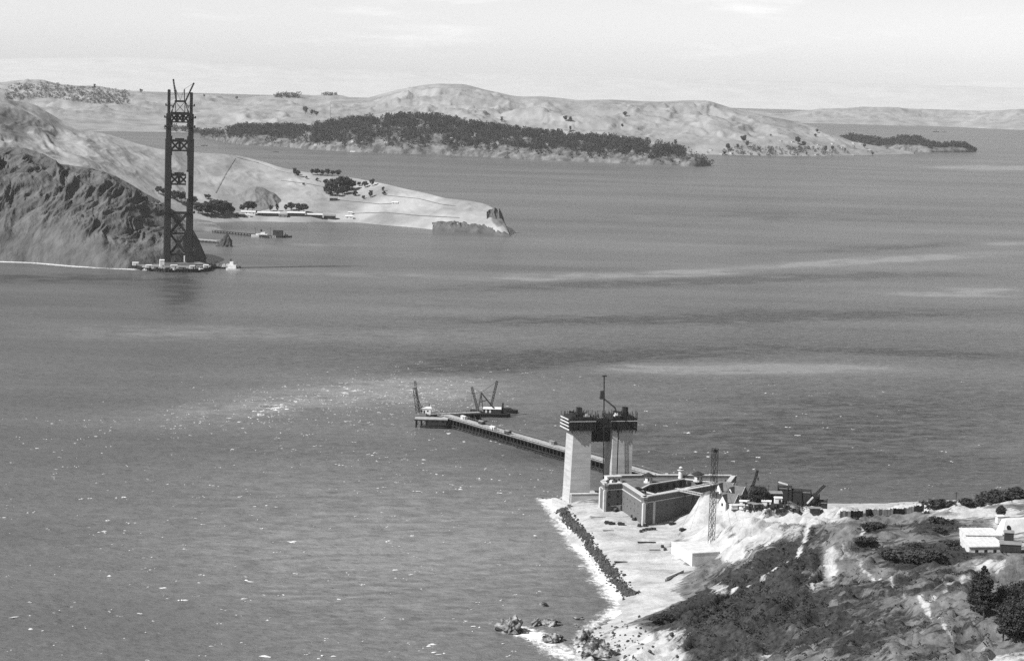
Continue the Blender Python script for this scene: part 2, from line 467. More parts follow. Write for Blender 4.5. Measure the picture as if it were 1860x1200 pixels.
# ------------------------------------------------------------------ hills: lofts from a foot line to a ridge line
def loft(name, keys, material_,  nu=260, nv=70, back=600.0, backz=-20.0, amp=4.0, wl=120.0, gully=0.0, gwl=90.0, warp=0.0, seed=0, ridge_amp=0.25, fine=0.0, skew=.25, tv=1.3, kind='structure', px0=None, attrs=None):
    """keys: (px, foot_py, foot_z, ridge_py, run, power).  Foot: picture point at height foot_z; ridge: picture point that lies run metres farther off."""
    K = np.array(keys, float)
    px = np.linspace(K[0, 0], K[-1, 0], nu)
    def it(c):
        # smoothed linear interpolation
        v = np.interp(px, K[:, 0], K[:, c]); k = max(3, nu // 60) | 1
        return np.convolve(np.pad(v, k // 2, mode='reflect', reflect_type='odd'), np.ones(k) / k, mode='valid')
    fy, fz, ry, rY, pw = it(1), it(2), it(3), it(4), it(5)
    Fp = np.array([P(a, b, c) for a, b, c in zip(px, fy, fz)])
    Rp = np.array([AT(a, b, c + q[1]) for a, b, c, q in zip(px, ry, rY, Fp)])
    nb = max(8, nv // 4)
    t = np.concatenate([[-0.04], np.linspace(0, 1, nv)])
    V = np.zeros((nu, len(t) + nb, 3)); T = np.zeros((nu, len(t) + nb))
    for i in range(nu):
        D = Rp[i] - Fp[i]
        tt = np.clip(t, 0, 1)
        V[i, :len(t), 0] = Fp[i, 0] + D[0] * t; V[i, :len(t), 1] = Fp[i, 1] + D[1] * t
        V[i, :len(t), 2] = Fp[i, 2] + D[2] * tt ** pw[i]
        V[i, 0, 2] = Fp[i, 2] - 12
        T[i, :len(t)] = tt
        s = np.linspace(0, 1, nb + 1)[1:]
        dirv = Rp[i, :2] / np.linalg.norm(Rp[i, :2])
        V[i, len(t):, 0] = Rp[i, 0] + dirv[0] * back * s; V[i, len(t):, 1] = Rp[i, 1] + dirv[1] * back * s
        V[i, len(t):, 2] = Rp[i, 2] + (backz - Rp[i, 2]) * (s * s * (3 - 2 * s))
        T[i, len(t):] = 1
    x, y = V[..., 0], V[..., 1]
    env = np.clip(T * 4, 0, 1) * np.where(T >= 1, ridge_amp, 1 - (1 - ridge_amp) * np.clip((T - .8) / .2, 0, 1))
    hgt = np.clip(V[..., 2] / max(1, np.percentile(V[..., 2], 90)), 0.1, 1)
    dz = amp * fbm(x / wl, y / wl, 6, seed, .52) * env * hgt
    if gully:
        s = np.repeat(np.cumsum(np.concatenate([[0], np.linalg.norm(np.diff(Fp[:, :2], axis=0), axis=1)]))[:, None], T.shape[1], 1)
        wv = s / gwl + 0.35 * fbm(x / 150, y / 150, 3, seed + 5) + skew * T
        gz = ridged(wv, T * tv + y / 900, 4, seed + 9, .55) + fine * (ridged(wv * 2.7 + .5 * fbm(x / 40, y / 40, 2, seed + 6), T * tv * 3 + y / 300, 4, seed + 19, .6) - 1)
        dz = dz + gully * (gz - 0.9) * env * np.clip(1.2 - T * .6, .3, 1) * hgt
    V[..., 2] += dz
    if warp:
        V[..., 0] += warp * fbm(y / 40 + 7, V[..., 2] / 22, 5, seed + 20) * np.clip(T * 3, .25, 1) * (T < 1)
        V[..., 1] += warp * fbm(x / 40, V[..., 2] / 22, 5, seed + 21) * np.clip(T * 3, .25, 1) * (T < 1)
    o = mesh_np(name, V.reshape(-1, 3), grid_faces(nu, V.shape[1]), material_, smooth=True, attrs=(attrs(V) if attrs else None))
    tag(o, kind=kind)
    o['_ij'] = 0
    del o['_ij']
    return o, V, T

def sampler(V, T, t0, t1, u0, u1, rng):
    """a random place on a loft"""
    nu, nv = V.shape[:2]
    i = int((u0 + (u1 - u0) * rng.random()) * (nu - 1)); col = T[i]
    tv = t0 + (t1 - t0) * rng.random()
    j = int(np.argmin(np.abs(col - tv)))
    return V[i, j]

def patch_material(name, m, dark, light):
    """adds darker brush to a grass material where the 'brush' attribute says it grows"""
    t = m.node_tree; N = t.nodes.new; b = next(n for n in t.nodes if n.type == 'BSDF_PRINCIPLED'); src = b.inputs['Base Color'].links[0].from_socket
    g = N('ShaderNodeNewGeometry'); n = N('ShaderNodeTexNoise'); n.inputs['Scale'].default_value = .035; n.inputs['Detail'].default_value = 8; n.inputs['Roughness'].default_value = .65
    t.links.new(g.outputs['Position'], n.inputs['Vector']); a = N('ShaderNodeAttribute'); a.attribute_name = 'brush'
    q = N('ShaderNodeMath'); q.operation = 'ADD'; t.links.new(a.outputs['Fac'], q.inputs[0]); t.links.new(n.outputs[0], q.inputs[1])
    r = N('ShaderNodeMapRange'); r.inputs['From Min'].default_value = .86; r.inputs['From Max'].default_value = 1.14; t.links.new(q.outputs[0], r.inputs['Value'])
    c = N('ShaderNodeMapRange'); c.inputs['From Min'].default_value = .3; c.inputs['From Max'].default_value = .7; c.inputs['To Min'].default_value = dark; c.inputs['To Max'].default_value = light; t.links.new(n.outputs[0], c.inputs['Value'])
    x = N('ShaderNodeMix'); x.data_type = 'FLOAT'; t.links.new(r.outputs[0], x.inputs[0]); t.links.new(src, x.inputs[2]); t.links.new(c.outputs[0], x.inputs[3]); t.links.new(x.outputs[0], b.inputs['Base Color'])
    return m
def brush_shade_fn(L):
    def f(V):
        px, py = pix(V[..., 0], V[..., 1], V[..., 2]); r = np.zeros(px.shape)
        for cx, cy, rx, ry, sl, s_ in L:
            dx = px - cx; dy = py - cy - sl * dx; r = np.maximum(r, s_ * np.exp(-((dx / rx) ** 2 + (dy / ry) ** 2) ** 1.5))
        return dict(brush=r)
    return f
M['far'] = mat('far_hills', 0.46, 0.41, 0.004, 0.95, lo=.3, hi=.7)  # pale enough to meet the sky: distance haze put into the colour
M['grass'] = mat('dry_grass', 0.28, 0.16, 0.008, 0.95, bump=1.5, bscale=.05, detail=9, lo=.32, hi=.62)
M['grassnear'] = mat('dry_grass_slope', 0.33, 0.18, 0.012, 0.95, bump=.8, bscale=.12, detail=9, lo=.34, hi=.62)
M['cliff'] = mat('cliff_rock', 0.12, 0.045, 0.05, 0.95, bump=5.0, bscale=.09, stretch=(1, 1, .45), detail=9, lo=.3, hi=.66)
M['bankrock'] = mat('sandy_bank', 0.17, 0.05, 0.035, 0.95, bump=1.5, bscale=.08, detail=8, lo=.4, hi=.62)
M['brush'] = mat('brush_slope', 0.2, 0.08, 0.02, 0.95, bump=2.0, bscale=.1, detail=8)

# far ranges; haze is painted into the farthest one's pale colour
def fr(px): return 185 + (px - 930) * .0279
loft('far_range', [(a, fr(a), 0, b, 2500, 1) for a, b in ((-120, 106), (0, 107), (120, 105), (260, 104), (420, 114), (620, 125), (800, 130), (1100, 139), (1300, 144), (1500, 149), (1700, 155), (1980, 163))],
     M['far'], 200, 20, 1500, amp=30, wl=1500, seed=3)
loft('far_hills', [(1280, 219, 0, 199, 700, .8), (1340, 220, 0, 199, 700, .8), (1420, 222, 0, 206, 700, .8), (1480, 224, 0, 200, 800, .8), (1560, 226, 0, 196, 900, .8), (1620, 228, 0, 195, 900, .8), (1680, 229, 0, 199, 900, .8), (1740, 231, 0, 201, 900, .8), (1800, 234, 0, 203, 800, .8), (1850, 236, 0, 199, 800, .8), (1980, 240, 0, 196, 800, .8)],
     M['grass'], 240, 30, 900, amp=22, wl=500, gully=25, gwl=500, seed=8)

# hills of the north shore behind the wooded island: overlapping spurs
loft('north_hills', [(-120, 236, 0, 142, 2500, .8), (-40, 236, 0, 146, 2500, .8), (0, 236, 0, 150, 2450, .8), (30, 236, 0, 147, 2450, .8), (70, 236, 0, 145, 2450, .8), (100, 236, 0, 151, 2400, .8), (140, 236, 0, 156, 2300, .8), (180, 236, 0, 157, 2300, .8), (220, 237, 0, 164, 2300, .8), (260, 237, 0, 166, 2300, .8), (300, 238, 0, 174, 2300, .8), (350, 238, 0, 171, 2300, .8), (400, 239, 0, 173, 2300, .8), (440, 240, 0, 179, 2200, .8), (490, 241, 0, 175, 2200, .8), (540, 242, 0, 170, 2200, .8), (570, 243, 0, 174, 2200, .8), (605, 244, 0, 171, 2200, .8), (640, 245, 0, 178, 2100, .8), (700, 246, 0, 184, 2000, .8), (800, 250, 0, 190, 1800, .8), (900, 254, 0, 198, 1500, .8)],
     M['grass'], 300, 70, 1500, amp=24, wl=420, gully=30, gwl=420, seed=12, ridge_amp=.15)
loft('shore_spur', [(150, 239, 0, 237, 300, .8), (230, 239, 0, 230, 500, .8), (300, 240, 0, 216, 700, .8), (380, 242, 0, 203, 800, .8), (470, 244, 0, 194, 900, .8), (520, 246, 0, 200, 800, .8), (600, 248, 0, 214, 700, .8), (700, 252, 0, 238, 500, .8)],
     M['grass'], 200, 50, 700, amp=14, wl=260, gully=18, gwl=260, seed=15)
loft('peninsula_hills', [(600, 262, 0, 184, 1500, .75), (660, 262, 0, 180, 1500, .75), (720, 264, 0, 163, 1500, .75), (770, 266, 0, 154, 1500, .75), (800, 267, 0, 151.5, 1500, .75), (845, 268, 0, 153, 1450, .75), (880, 270, 0, 163, 1400, .75), (940, 272, 0, 176, 1350, .75), (985, 274, 0, 175, 1300, .75), (1050, 276, 0, 182, 1250, .75), (1110, 278, 0, 181, 1200, .75), (1190, 279, 0, 185, 1150, .75), (1250, 280, 0, 182, 1100, .75), (1290, 281, 0, 184, 1050, .75), (1340, 282, 0, 200, 950, .75), (1400, 283, 0, 213, 850, .75), (1450, 283.5, 0, 222, 800, .78), (1500, 284, 0, 238, 650, .8), (1550, 283, 0, 258, 400, .8), (1620, 281, 0, 270, 200, .8), (1660, 280, 0, 277, 80, .8)],
     patch_material('p', M['grass'], .09, .17), 420, 90, 900, amp=18, wl=330, gully=34, gwl=300, seed=21, ridge_amp=.06, attrs=brush_shade_fn([(760, 178, 90, 10, 0, .45), (850, 172, 40, 8, .3, .4), (1300, 192, 40, 5, .3, .5), (1410, 214, 60, 5, .25, .6), (1450, 228, 50, 6, .3, .5), (1250, 186, 60, 3, 0, .4), (1000, 180, 60, 4, 0, .3), (1380, 262, 60, 12, 0, .3)]))
hd, HV, HT = loft('wooded_headland', [(1520, 262, 0, 252, 150, .5), (1545, 266, 0, 246, 200, .5), (1580, 270, 0, 251, 200, .5), (1610, 272, 0, 256, 180, .5), (1640, 274, 0, 250, 180, .5), (1670, 276, 0, 250, 180, .5), (1690, 277, 0, 262, 120, .5), (1710, 277, 0, 264, 110, .5), (1730, 277, 0, 261, 120, .5), (1755, 277, 0, 264, 100, .5), (1772, 276, 0, 275, 30, .5)],
     M['bankrock'], 160, 30, 150, amp=4, wl=60, warp=5, seed=24)
bel, BV, BT = loft('wooded_island', [(368, 249, 0, 245, 60, .5), (395, 256, 0, 243, 150, .5), (440, 263, 0, 232, 300, .5), (520, 267, 0, 233, 380, .48), (560, 271, 0, 231, 400, .48), (640, 276, 0, 220, 450, .48), (720, 279, 0, 212, 480, .48), (790, 281, 0, 214, 480, .48), (860, 284, 0, 226, 430, .48), (930, 288, 0, 239, 380, .48), (990, 291, 0, 244, 340, .48), (1060, 294, 0, 252, 300, .48), (1130, 297, 0, 256, 260, .48), (1190, 300, 0, 263, 210, .48), (1230, 301, 0, 276, 140, .45), (1265, 303, 0, 282, 80, .4), (1284, 302, 0, 292, 40, .4), (1290, 301, 0, 300, 10, .4)],
     M['bankrock'], 420, 60, 500, amp=8, wl=110, gully=9, gwl=70, warp=7, seed=27)

# the near north shore: sea cliff, grass hill, the low point with the army buildings
loft('grass_hill', [(-160, 300, 90, 176, 450, 1), (-60, 300, 95, 178, 450, 1), (0, 300, 95, 180, 450, 1), (40, 302, 92, 184, 450, 1), (62, 304, 90, 190, 440, 1), (85, 306, 88, 203, 430, 1), (110, 310, 84, 218, 420, 1), (150, 318, 78, 236, 400, 1), (200, 330, 66, 246, 390, 1), (250, 350, 48, 262, 380, 1), (300, 380, 22, 273, 370, 1), (340, 392, 10, 278, 390, 1), (400, 400, 3, 280, 430, 1), (440, 400, 2, 284, 430, 1), (480, 400, 2, 294, 410, 1), (520, 401, 2, 306, 360, 1), (560, 402, 2, 313, 330, 1),
                      (600, 402, 1, 318, 300, 1), (650, 403, 1, 325, 270, 1), (700, 408, 1, 334, 230, .95), (740, 411, 1, 344, 210, .9), (780, 415, 1, 353, 190, .85), (810, 419, 1, 361, 170, .75), (845, 421, 1, 364, 160, .62), (875, 423, 1, 369, 135, .55), (895, 425, 1, 376, 110, .5), (910, 427, 1, 392, 70, .45), (922, 428, 0, 415, 30, .45), (926, 429, 0, 427, 8, .45)],
     patch_material('g', M['grassnear'], .07, .15), 520, 110, 420, amp=6, wl=110, gully=7, gwl=110, seed=31, attrs=brush_shade_fn([(20, 222, 62, 42, .15, .75), (80, 245, 20, 18, .6, .5), (250, 258, 22, 4, .3, .5), (640, 345, 40, 14, 0, .3), (560, 345, 50, 14, .1, .3), (820, 385, 60, 12, .1, .35), (904, 396, 13, 17, .2, .95), (700, 380, 90, 8, .05, .3), (600, 385, 120, 5, 0, .35), (850, 372, 30, 5, .2, .35), (470, 350, 30, 16, 0, .4), (300, 330, 60, 12, .5, .25), (760, 400, 80, 5, .1, .3), (430, 330, 14, 30, 0, .2)]))  # strong dark patch at the point's end paints its shaded face
loft('point_bluff', [(785, 418.5, 0, 404, 30, .35), (800, 420, 0, 402, 32, .3), (840, 422, 0, 403, 34, .3), (880, 425, 0, 408, 32, .3), (905, 428, 0, 415, 26, .3), (926, 430, 0, 426, 8, .4)],
     M['cliff'], 160, 40, 60, amp=2, wl=18, gully=4, gwl=14, warp=3, seed=36)
loft('point_crag', [(884, 398, 22, 385, 8, .4), (890, 408, 13, 380, 12, .4), (898, 413, 10, 378, 14, .4), (908, 413, 10, 380, 12, .35), (914, 411, 11, 393, 8, .3), (917, 409, 12, 406, 3, .3)],
     M['cliff'], 60, 30, 40, amp=3, wl=14, gully=5, gwl=10, warp=3, seed=37)
loft('brush_knoll', [(405, 394, 2, 372, 60, .8), (430, 396, 2, 354, 80, .8), (455, 397, 2, 341, 100, .8), (475, 397, 2, 339, 100, .8), (500, 397, 2, 352, 90, .8), (520, 397, 2, 372, 70, .8)],
     M['brush'], 100, 40, 90, amp=2, wl=30, gully=4, gwl=40, seed=38)
loft('bay_spit', [(330, 421, 0, 395, 170, .6), (360, 421, 0, 398, 160, .5), (385, 421, 0, 402, 120, .5), (400, 421, 0, 412, 60, .5), (408, 421, 0, 420, 10, .5)],
     M['brush'], 60, 24, 60, amp=1.5, wl=20, seed=39)
loft('sea_cliff', [(-160, 470, 0, 262, 200, .62), (-60, 472, 0, 266, 200, .62), (0, 474, 0, 268, 200, .62), (45, 476, 0, 268, 200, .64), (80, 478, 0, 280, 195, .66), (110, 481, 0, 298, 190, .7), (150, 484, 0, 304, 190, .7), (190, 487, 0, 312, 190, .7), (230, 488, 0, 330, 190, .7), (260, 487, 0, 349, 180, .68), (290, 486, 0, 366, 165, .6), (320, 485, 0, 385, 140, .5), (345, 483, 0, 408, 90, .42), (358, 481, 0, 430, 50, .36), (368, 478, 0, 452, 25, .32), (374, 474, 0, 470, 8, .3)],
     M['cliff'], 480, 160, 260, -20.0, amp=6, wl=80, gully=28, gwl=88, warp=4.5, seed=41, ridge_amp=.05, fine=.4, skew=-1.5, tv=.45)
# ------------------------------------------------------------------ the near shore: flat by the fort, bluff behind it
CTRL = [  # picture x, y and height there
    (1040, 912, 4), (1100, 930, 4.5), (1191, 950, 4.5), (1060, 945, 4), (1120, 1000, 4), (1165, 1060, 4), (1200, 1010, 4.5), (1210, 1055, 4.5), (1150, 965, 4.5), (1235, 955, 5), (1215, 985, 4.5), (1180, 1075, 4), (1030, 925, 3.6), (1075, 975, 3.6), (1120, 1035, 3.6), (1155, 1080, 3.2),
    (1250, 940, 8), (1262, 925, 13), (1275, 912, 18), (1290, 906, 20), (1310, 908, 20.5), (1340, 916, 20.5), (1380, 915, 20), (1400, 925, 20), (1240, 975, 5), (1275, 960, 9), (1310, 975, 13), (1300, 945, 15), (1340, 935, 20), (1330, 960, 19),
    (1425, 928, 22), (1440, 945, 26), (1500, 932, 27), (1530, 942, 33), (1680, 932, 42), (1600, 936, 38), (1760, 926, 46), (1800, 912, 46), (1850, 905, 47), (1830, 920, 47),
    (1600, 965, 43), (1700, 960, 47), (1800, 960, 50), (1800, 1000, 50.5), (1850, 960, 51), (1600, 1010, 46), (1500, 1000, 39), (1450, 965, 33), (1400, 1000, 28), (1360, 985, 25), (1350, 1030, 20), (1320, 1022, 9), (1245, 1038, 4.4), (1262, 1033, 4.8), (1290, 1031, 5.5), (1228, 1022, 4.4), (1210, 998, 4.4), (1300, 1060, 11), (1250, 1088, 5.5), (1225, 1078, 4.5),
    (1200, 1108, 5), (1150, 1128, 5), (1150, 1105, 1.5), (1100, 1148, 5), (1068, 1190, 2), (1180, 1168, 13), (1250, 1130, 16), (1350, 1090, 26), (1450, 1060, 36), (1550, 1050, 45), (1250, 1200, 23), (1350, 1150, 32), (1420, 1200, 40), (1500, 1130, 46), (1600, 1100, 52), (1700, 1080, 55), (1800, 1060, 55), (1860, 1060, 55), (1600, 1200, 57), (1700, 1150, 59), (1800, 1130, 59), (1860, 1200, 64), (1700, 1010, 49), (1120, 1195, 9),
    # the beach behind the bluff
    (1600, 922, 3), (1700, 917, 3), (1780, 914, 3), (1540, 926, 3), (1850, 913, 3),
    # sea floor
    (1002, 934, -4), (1000, 912, -3), (1020, 968, -4), (1040, 1010, -4), (1070, 1060, -4), (1095, 1095, -4), (1075, 1120, -3), (1030, 1160, -3), (1020, 1210, -3), (960, 890, -4), (1000, 885, -4), (1025, 893, -1),
    (1560, 905, -4), (1680, 899, -4), (1780, 896, -4), (1880, 893, -4), (1500, 908, -3), (1400, 895, -2)]
WCTRL = [(150, 650, 85), (60, 800, 50), (250, 650, 85), (350, 900, 70), (400, 1150, 58), (420, 1300, 45), (420, 1440, 4), (420, 1540, -5), (330, 1350, 30), (280, 1400, 8), (0, 900, -3), (-15, 1000, -3), (20, 850, 12),
         (150, 1500, 2), (150, 1530, -4), (100, 1515, 0), (60, 1500, 3), (40, 1500, 3), (30, 1520, -4), (90, 1550, -5), (130, 1400, 20), (140, 1430, 6), (175, 1400, 5), (160, 1460, 4.5), (200, 1440, 4), (110, 1470, 4.5), (70, 1440, 4.5), (90, 1460, 4.5), (95, 1420, 5), (200, 1350, 16), (230, 1310, 28), (20, 1600, -6), (200, 1600, -6), (400, 1650, -6), (-60, 1500, -6), (-60, 1200, -6), (-60, 1700, -6)]
_c = [tuple(P(a, b, z)) for a, b, z in CTRL] + WCTRL
CX = np.array([p[0] for p in _c]); CY = np.array([p[1] for p in _c]); CZ = np.array([p[2] for p in _c], float)
_q2 = 5.0 ** 2
_A = np.sqrt((CX[:, None] - CX[None]) ** 2 + (CY[:, None] - CY[None]) ** 2 + _q2)
_n = len(CX)
_B = np.zeros((_n + 1, _n + 1)); _B[:_n, :_n] = _A + np.eye(_n) * -0.6; _B[:_n, _n] = 1; _B[_n, :_n] = 1
_W = np.linalg.solve(_B, np.concatenate([CZ, [0]]))
def ground_smooth(x, y):
    x = np.asarray(x, float); y = np.asarray(y, float)
    r = np.full(x.shape, _W[_n])
    for k in range(_n):
        r = r + _W[k] * np.sqrt((x - CX[k]) ** 2 + (y - CY[k]) ** 2 + _q2)
    return r
def ground_np(x, y):
    z = ground_smooth(x, y)
    rough = np.clip((z - 6.5) / 10, 0, 1)
    ix = -x * .37 + y * .93; iy = x * .93 + y * .37
    n = 2.8 * fbm(x / 26, y / 26, 5, 61, .55) + 5.4 * (ridged(ix / 23 + .5 * fbm(x / 30, y / 30, 2, 65), iy / 85, 4, 63, .55) - .9)
    n2 = .25 * fbm(x / 7, y / 7, 3, 67)
    plateau = np.clip((z - 40) / 8, 0, 1) * np.clip((y - 1030) / 60, 0, 1)
    return z + n * rough * (1 - .75 * plateau) + n2 * np.clip(z / 3, .2, 1)
def G(x, y):
    return float(ground_np(np.array([x]), np.array([y]))[0])
def GP(px, py, z0=20.0):
    """picture point -> point on the near ground"""
    d = ray(px, py); z = z0
    lo = 600.0; prev = None
    ts = np.arange(620, 1650, 1.5); xs = CP.x + d.x / d.y * ts; zs = CAM_H + d.z / d.y * ts
    g = ground_np(xs, ts); k = np.argmax(zs < g)
    if not (zs < g).any(): return P(px, py, 0)
    return Vector((xs[k], ts[k], g[k]))

def land_material():
    m = bpy.data.materials.new('bluff_ground'); m.use_nodes = True
    t = m.node_tree; t.nodes.clear(); N = t.nodes.new; Lk = t.links.new
    out = N('ShaderNodeOutputMaterial'); b = N('ShaderNodeBsdfPrincipled'); b.inputs['Roughness'].default_value = .95; b.inputs['Specular IOR Level'].default_value = .15
    g = N('ShaderNodeNewGeometry')
    def noise(s, d=6, r=.6, st=(1, 1, 1)):
        mp = N('ShaderNodeMapping'); mp.inputs['Scale'].default_value = st; Lk(g.outputs['Position'], mp.inputs[0])
        n = N('ShaderNodeTexNoise'); n.inputs['Scale'].default_value = s; n.inputs['Detail'].default_value = d; n.inputs['Roughness'].default_value = r
        Lk(mp.outputs[0], n.inputs['Vector']); return n.outputs[0]
    def rng_(v, a, b_, c, d):
        q = N('ShaderNodeMapRange'); q.inputs['From Min'].default_value = a; q.inputs['From Max'].default_value = b_; q.inputs['To Min'].default_value = c; q.inputs['To Max'].default_value = d
        Lk(v, q.inputs['Value']); return q.outputs[0]
    def add(a, b_):
        q = N('ShaderNodeMath'); q.operation = 'ADD'; Lk(a, q.inputs[0]); Lk(b_, q.inputs[1]); return q.outputs[0]
    def mixf(f, a, b_):
        q = N('ShaderNodeMix'); q.data_type = 'FLOAT'; Lk(f, q.inputs[0]); Lk(a, q.inputs[2]); Lk(b_, q.inputs[3]); return q.outputs[0]
    def at(n):
        a = N('ShaderNodeAttribute'); a.attribute_name = n; return a.outputs['Fac']
    bare = rng_(noise(.075, 10, .78), .33, .67, .24, .54)
    grass = rng_(noise(.16, 8, .7), .34, .66, .06, .19)
    shrub = rng_(noise(.45, 6, .7), .35, .65, .014, .055)
    mp0 = N('ShaderNodeMapping'); mp0.inputs['Rotation'].default_value = (0, 0, -.379); Lk(g.outputs['Position'], mp0.inputs[0])
    mpr = N('ShaderNodeMapping'); mpr.inputs['Scale'].default_value = (.045, .22, .10); Lk(mp0.outputs[0], mpr.inputs[0])
    sn = N('ShaderNodeTexNoise'); sn.inputs['Scale'].default_value = 1.0; sn.inputs['Detail'].default_value = 9; sn.inputs['Roughness'].default_value = .72; Lk(mpr.outputs[0], sn.inputs['Vector'])
    f1 = rng_(add(add(at('bare'), at('slope')), rng_(sn.outputs[0], 0, 1, -.75, .75)), .40, .56, 0, 1)
    f2 = rng_(add(at('shrub'), rng_(sn.outputs[0], 0, 1, 1.2, -1.2)), .40, .60, 0, 1)
    c = mixf(f2, grass, shrub); c = mixf(f1, c, bare)
    Lk(c, b.inputs['Base Color'])
    bp = N('ShaderNodeBump'); bp.inputs['Strength'].default_value = 1; bp.inputs['Distance'].default_value = .55
    Lk(noise(.5, 6, .65), bp.inputs['Height']); Lk(bp.outputs[0], b.inputs['Normal'])
    Lk(b.outputs[0], out.inputs['Surface']); return m

BARE = [(1110, 970, 110, 40, 1.), (1190, 1030, 60, 55, 1.), (1060, 930, 60, 20, 1.), (1270, 945, 60, 45, 1.), (1345, 940, 60, 24, .7), (1460, 938, 75, 14, 1.), (1600, 921, 200, 9, 1.), (1780, 912, 90, 6, .9), (1780, 930, 90, 12, .8), (1740, 940, 60, 10, .6), (1140, 1160, 50, 28, 1.), (1180, 1185, 60, 25, .9), (1090, 1130, 50, 18, .7), (1508, 1025, 16, 42, .8), (1525, 1003, 22, 12, .7), (1535, 1008, 12, 8, .5), (1480, 1060, 12, 16, .5), (1565, 1030, 20, 12, .35), (1375, 962, 52, 34, .8), (1330, 1000, 30, 22, .7), (1440, 965, 22, 18, .5), (1850, 1197, 110, 12, .6), (1400, 1190, 30, 14, .35), (1805, 1025, 45, 14, .55), (1840, 985, 50, 26, .5), (1655, 1085, 60, 12, .3), (1300, 990, 40, 22, .8), (1835, 950, 40, 22, .9), (1310, 1070, 22, 12, .4), (1220, 1150, 40, 14, .4), (1560, 950, 60, 10, .2)]
SHRB = [(1400, 1100, 150, 60, .85), (1300, 1120, 120, 60, .7), (1430, 1015, 60, 34, .65), (1690, 1005, 100, 22, .95), (1660, 1022, 60, 16, .8), (1700, 955, 60, 16, .8), (1580, 962, 30, 9, .9), (1565, 993, 26, 10, .8), (1200, 1125, 40, 20, .7), (1550, 1080, 120, 40, .55), (1500, 1150, 140, 50, .55), (1300, 1170, 80, 40, .45), (1650, 1180, 90, 30, .35), (1820, 905, 70, 7, .9), (1720, 1000, 120, 14, .6), (1750, 1035, 60, 10, .5), (1340, 1060, 60, 25, .6), (1480, 975, 40, 20, .4), (1620, 1060, 60, 24, .5), (1620, 1130, 90, 30, .42), (1740, 1150, 80, 40, .38), (1560, 1180, 120, 30, .45), (1700, 1060, 80, 22, .42), (1800, 1180, 80, 20, .3), (1250, 1100, 40, 18, .8)]  # shrub cover; the wide plateau patches also paint tree shadows
def covers(x, y, z):
    px, py = pix(x, y, z)
    def acc(L):
        r = np.zeros_like(x)
        for cx, cy, rx, ry, s in L:
            r = np.maximum(r, s * np.exp(-(((px - cx) / rx) ** 2 + ((py - cy) / ry) ** 2) ** 1.3))
        return r
    bare, shr = acc(BARE), acc(SHRB)
    bare = bare * (1 - .3 * np.clip((z - 22) / 6, 0, 1))
    bare = np.maximum(bare, np.clip((5.6 - z) / 1.5, 0, 1))
    # bare rain gullies down the bluff and the foot path
    path = np.array([GP(a, b)[:2] for a, b in ((1555, 1012), (1570, 1035), (1600, 1050), (1640, 1078), (1690, 1120), (1725, 1155), (1745, 1180))])
    bare = np.maximum(bare, .42 * np.exp(-(dist_poly(x, y, path) / 1.1) ** 2))
    for L in (((1600, 925), (1560, 985)), ((1530, 990), (1480, 1075)), ((1470, 950), (1430, 1020)), ((1410, 1030), (1330, 1080)), ((1690, 1090), (1720, 1060), (1760, 1040))):
        g_ = np.array([GP(a, b)[:2] for a, b in L]); bare = np.maximum(bare, .4 * np.exp(-(dist_poly(x, y, g_) / 1.6) ** 2))
    shr = shr * (1 - np.clip(bare * 1.2, 0, 1)) + np.clip((z - 8) / 8, 0, 1) * (.16 + .30 * np.clip((z < 42) * 1.0, 0, 1) * np.clip((1560 - px) / 120, 0, 1)) * (1 - np.clip(bare * 1.5, 0, 1))
    return bare, shr
def make_bluff():
    xs = np.arange(-70, 430, 1.45); ys = np.concatenate([np.arange(600, 900, 3.0), np.arange(900, 1560, 1.6), np.arange(1560, 1760, 10)])
    X, Y = np.meshgrid(xs, ys, indexing='ij'); x, y = X.ravel(), Y.ravel()
    z = ground_np(x, y)
    bare, shr = covers(x, y, z)
    slope = .15 * np.clip((z - 8) / 8, 0, 1)
    o = mesh_np('shore_bluff', np.stack([x, y, z], 1), grid_faces(len(xs), len(ys)), land_material(), smooth=True, attrs=dict(bare=bare, shrub=shr, slope=slope))
    tag(o, kind='structure')
make_bluff()

# ------------------------------------------------------------------ finding the ground under a picture point
from mathutils.bvhtree import BVHTree
bpy.context.view_layer.update()
_dg = bpy.context.evaluated_depsgraph_get()
LANDS = [BVHTree.FromObject(o, _dg) for o in bpy.data.objects if o.get('kind') == 'structure' and o.name != 'sea']
def HIT(px, py, default_z=0.0):
    d = ray(px, py).normalized(); best = None; bd = 1e9
    for t in LANDS:
        loc, nrm, idx, dist = t.ray_cast(CP, d)
        if loc is not None and dist < bd: best, bd = loc, dist
    return best if best is not None else P(px, py, default_z)
def DROP(x, y):
    best = -50.0
    for t in LANDS:
        loc, nrm, idx, dist = t.ray_cast(Vector((x, y, 900)), Vector((0, 0, -1)))
        if loc is not None: best = max(best, loc.z)
    return best

AXR = math.atan2(.273, .962)                  # the bridge line: local x across it, local y towards the far shore
UX = Vector((.962, .273, 0)); VX = Vector((-.273, .962, 0))

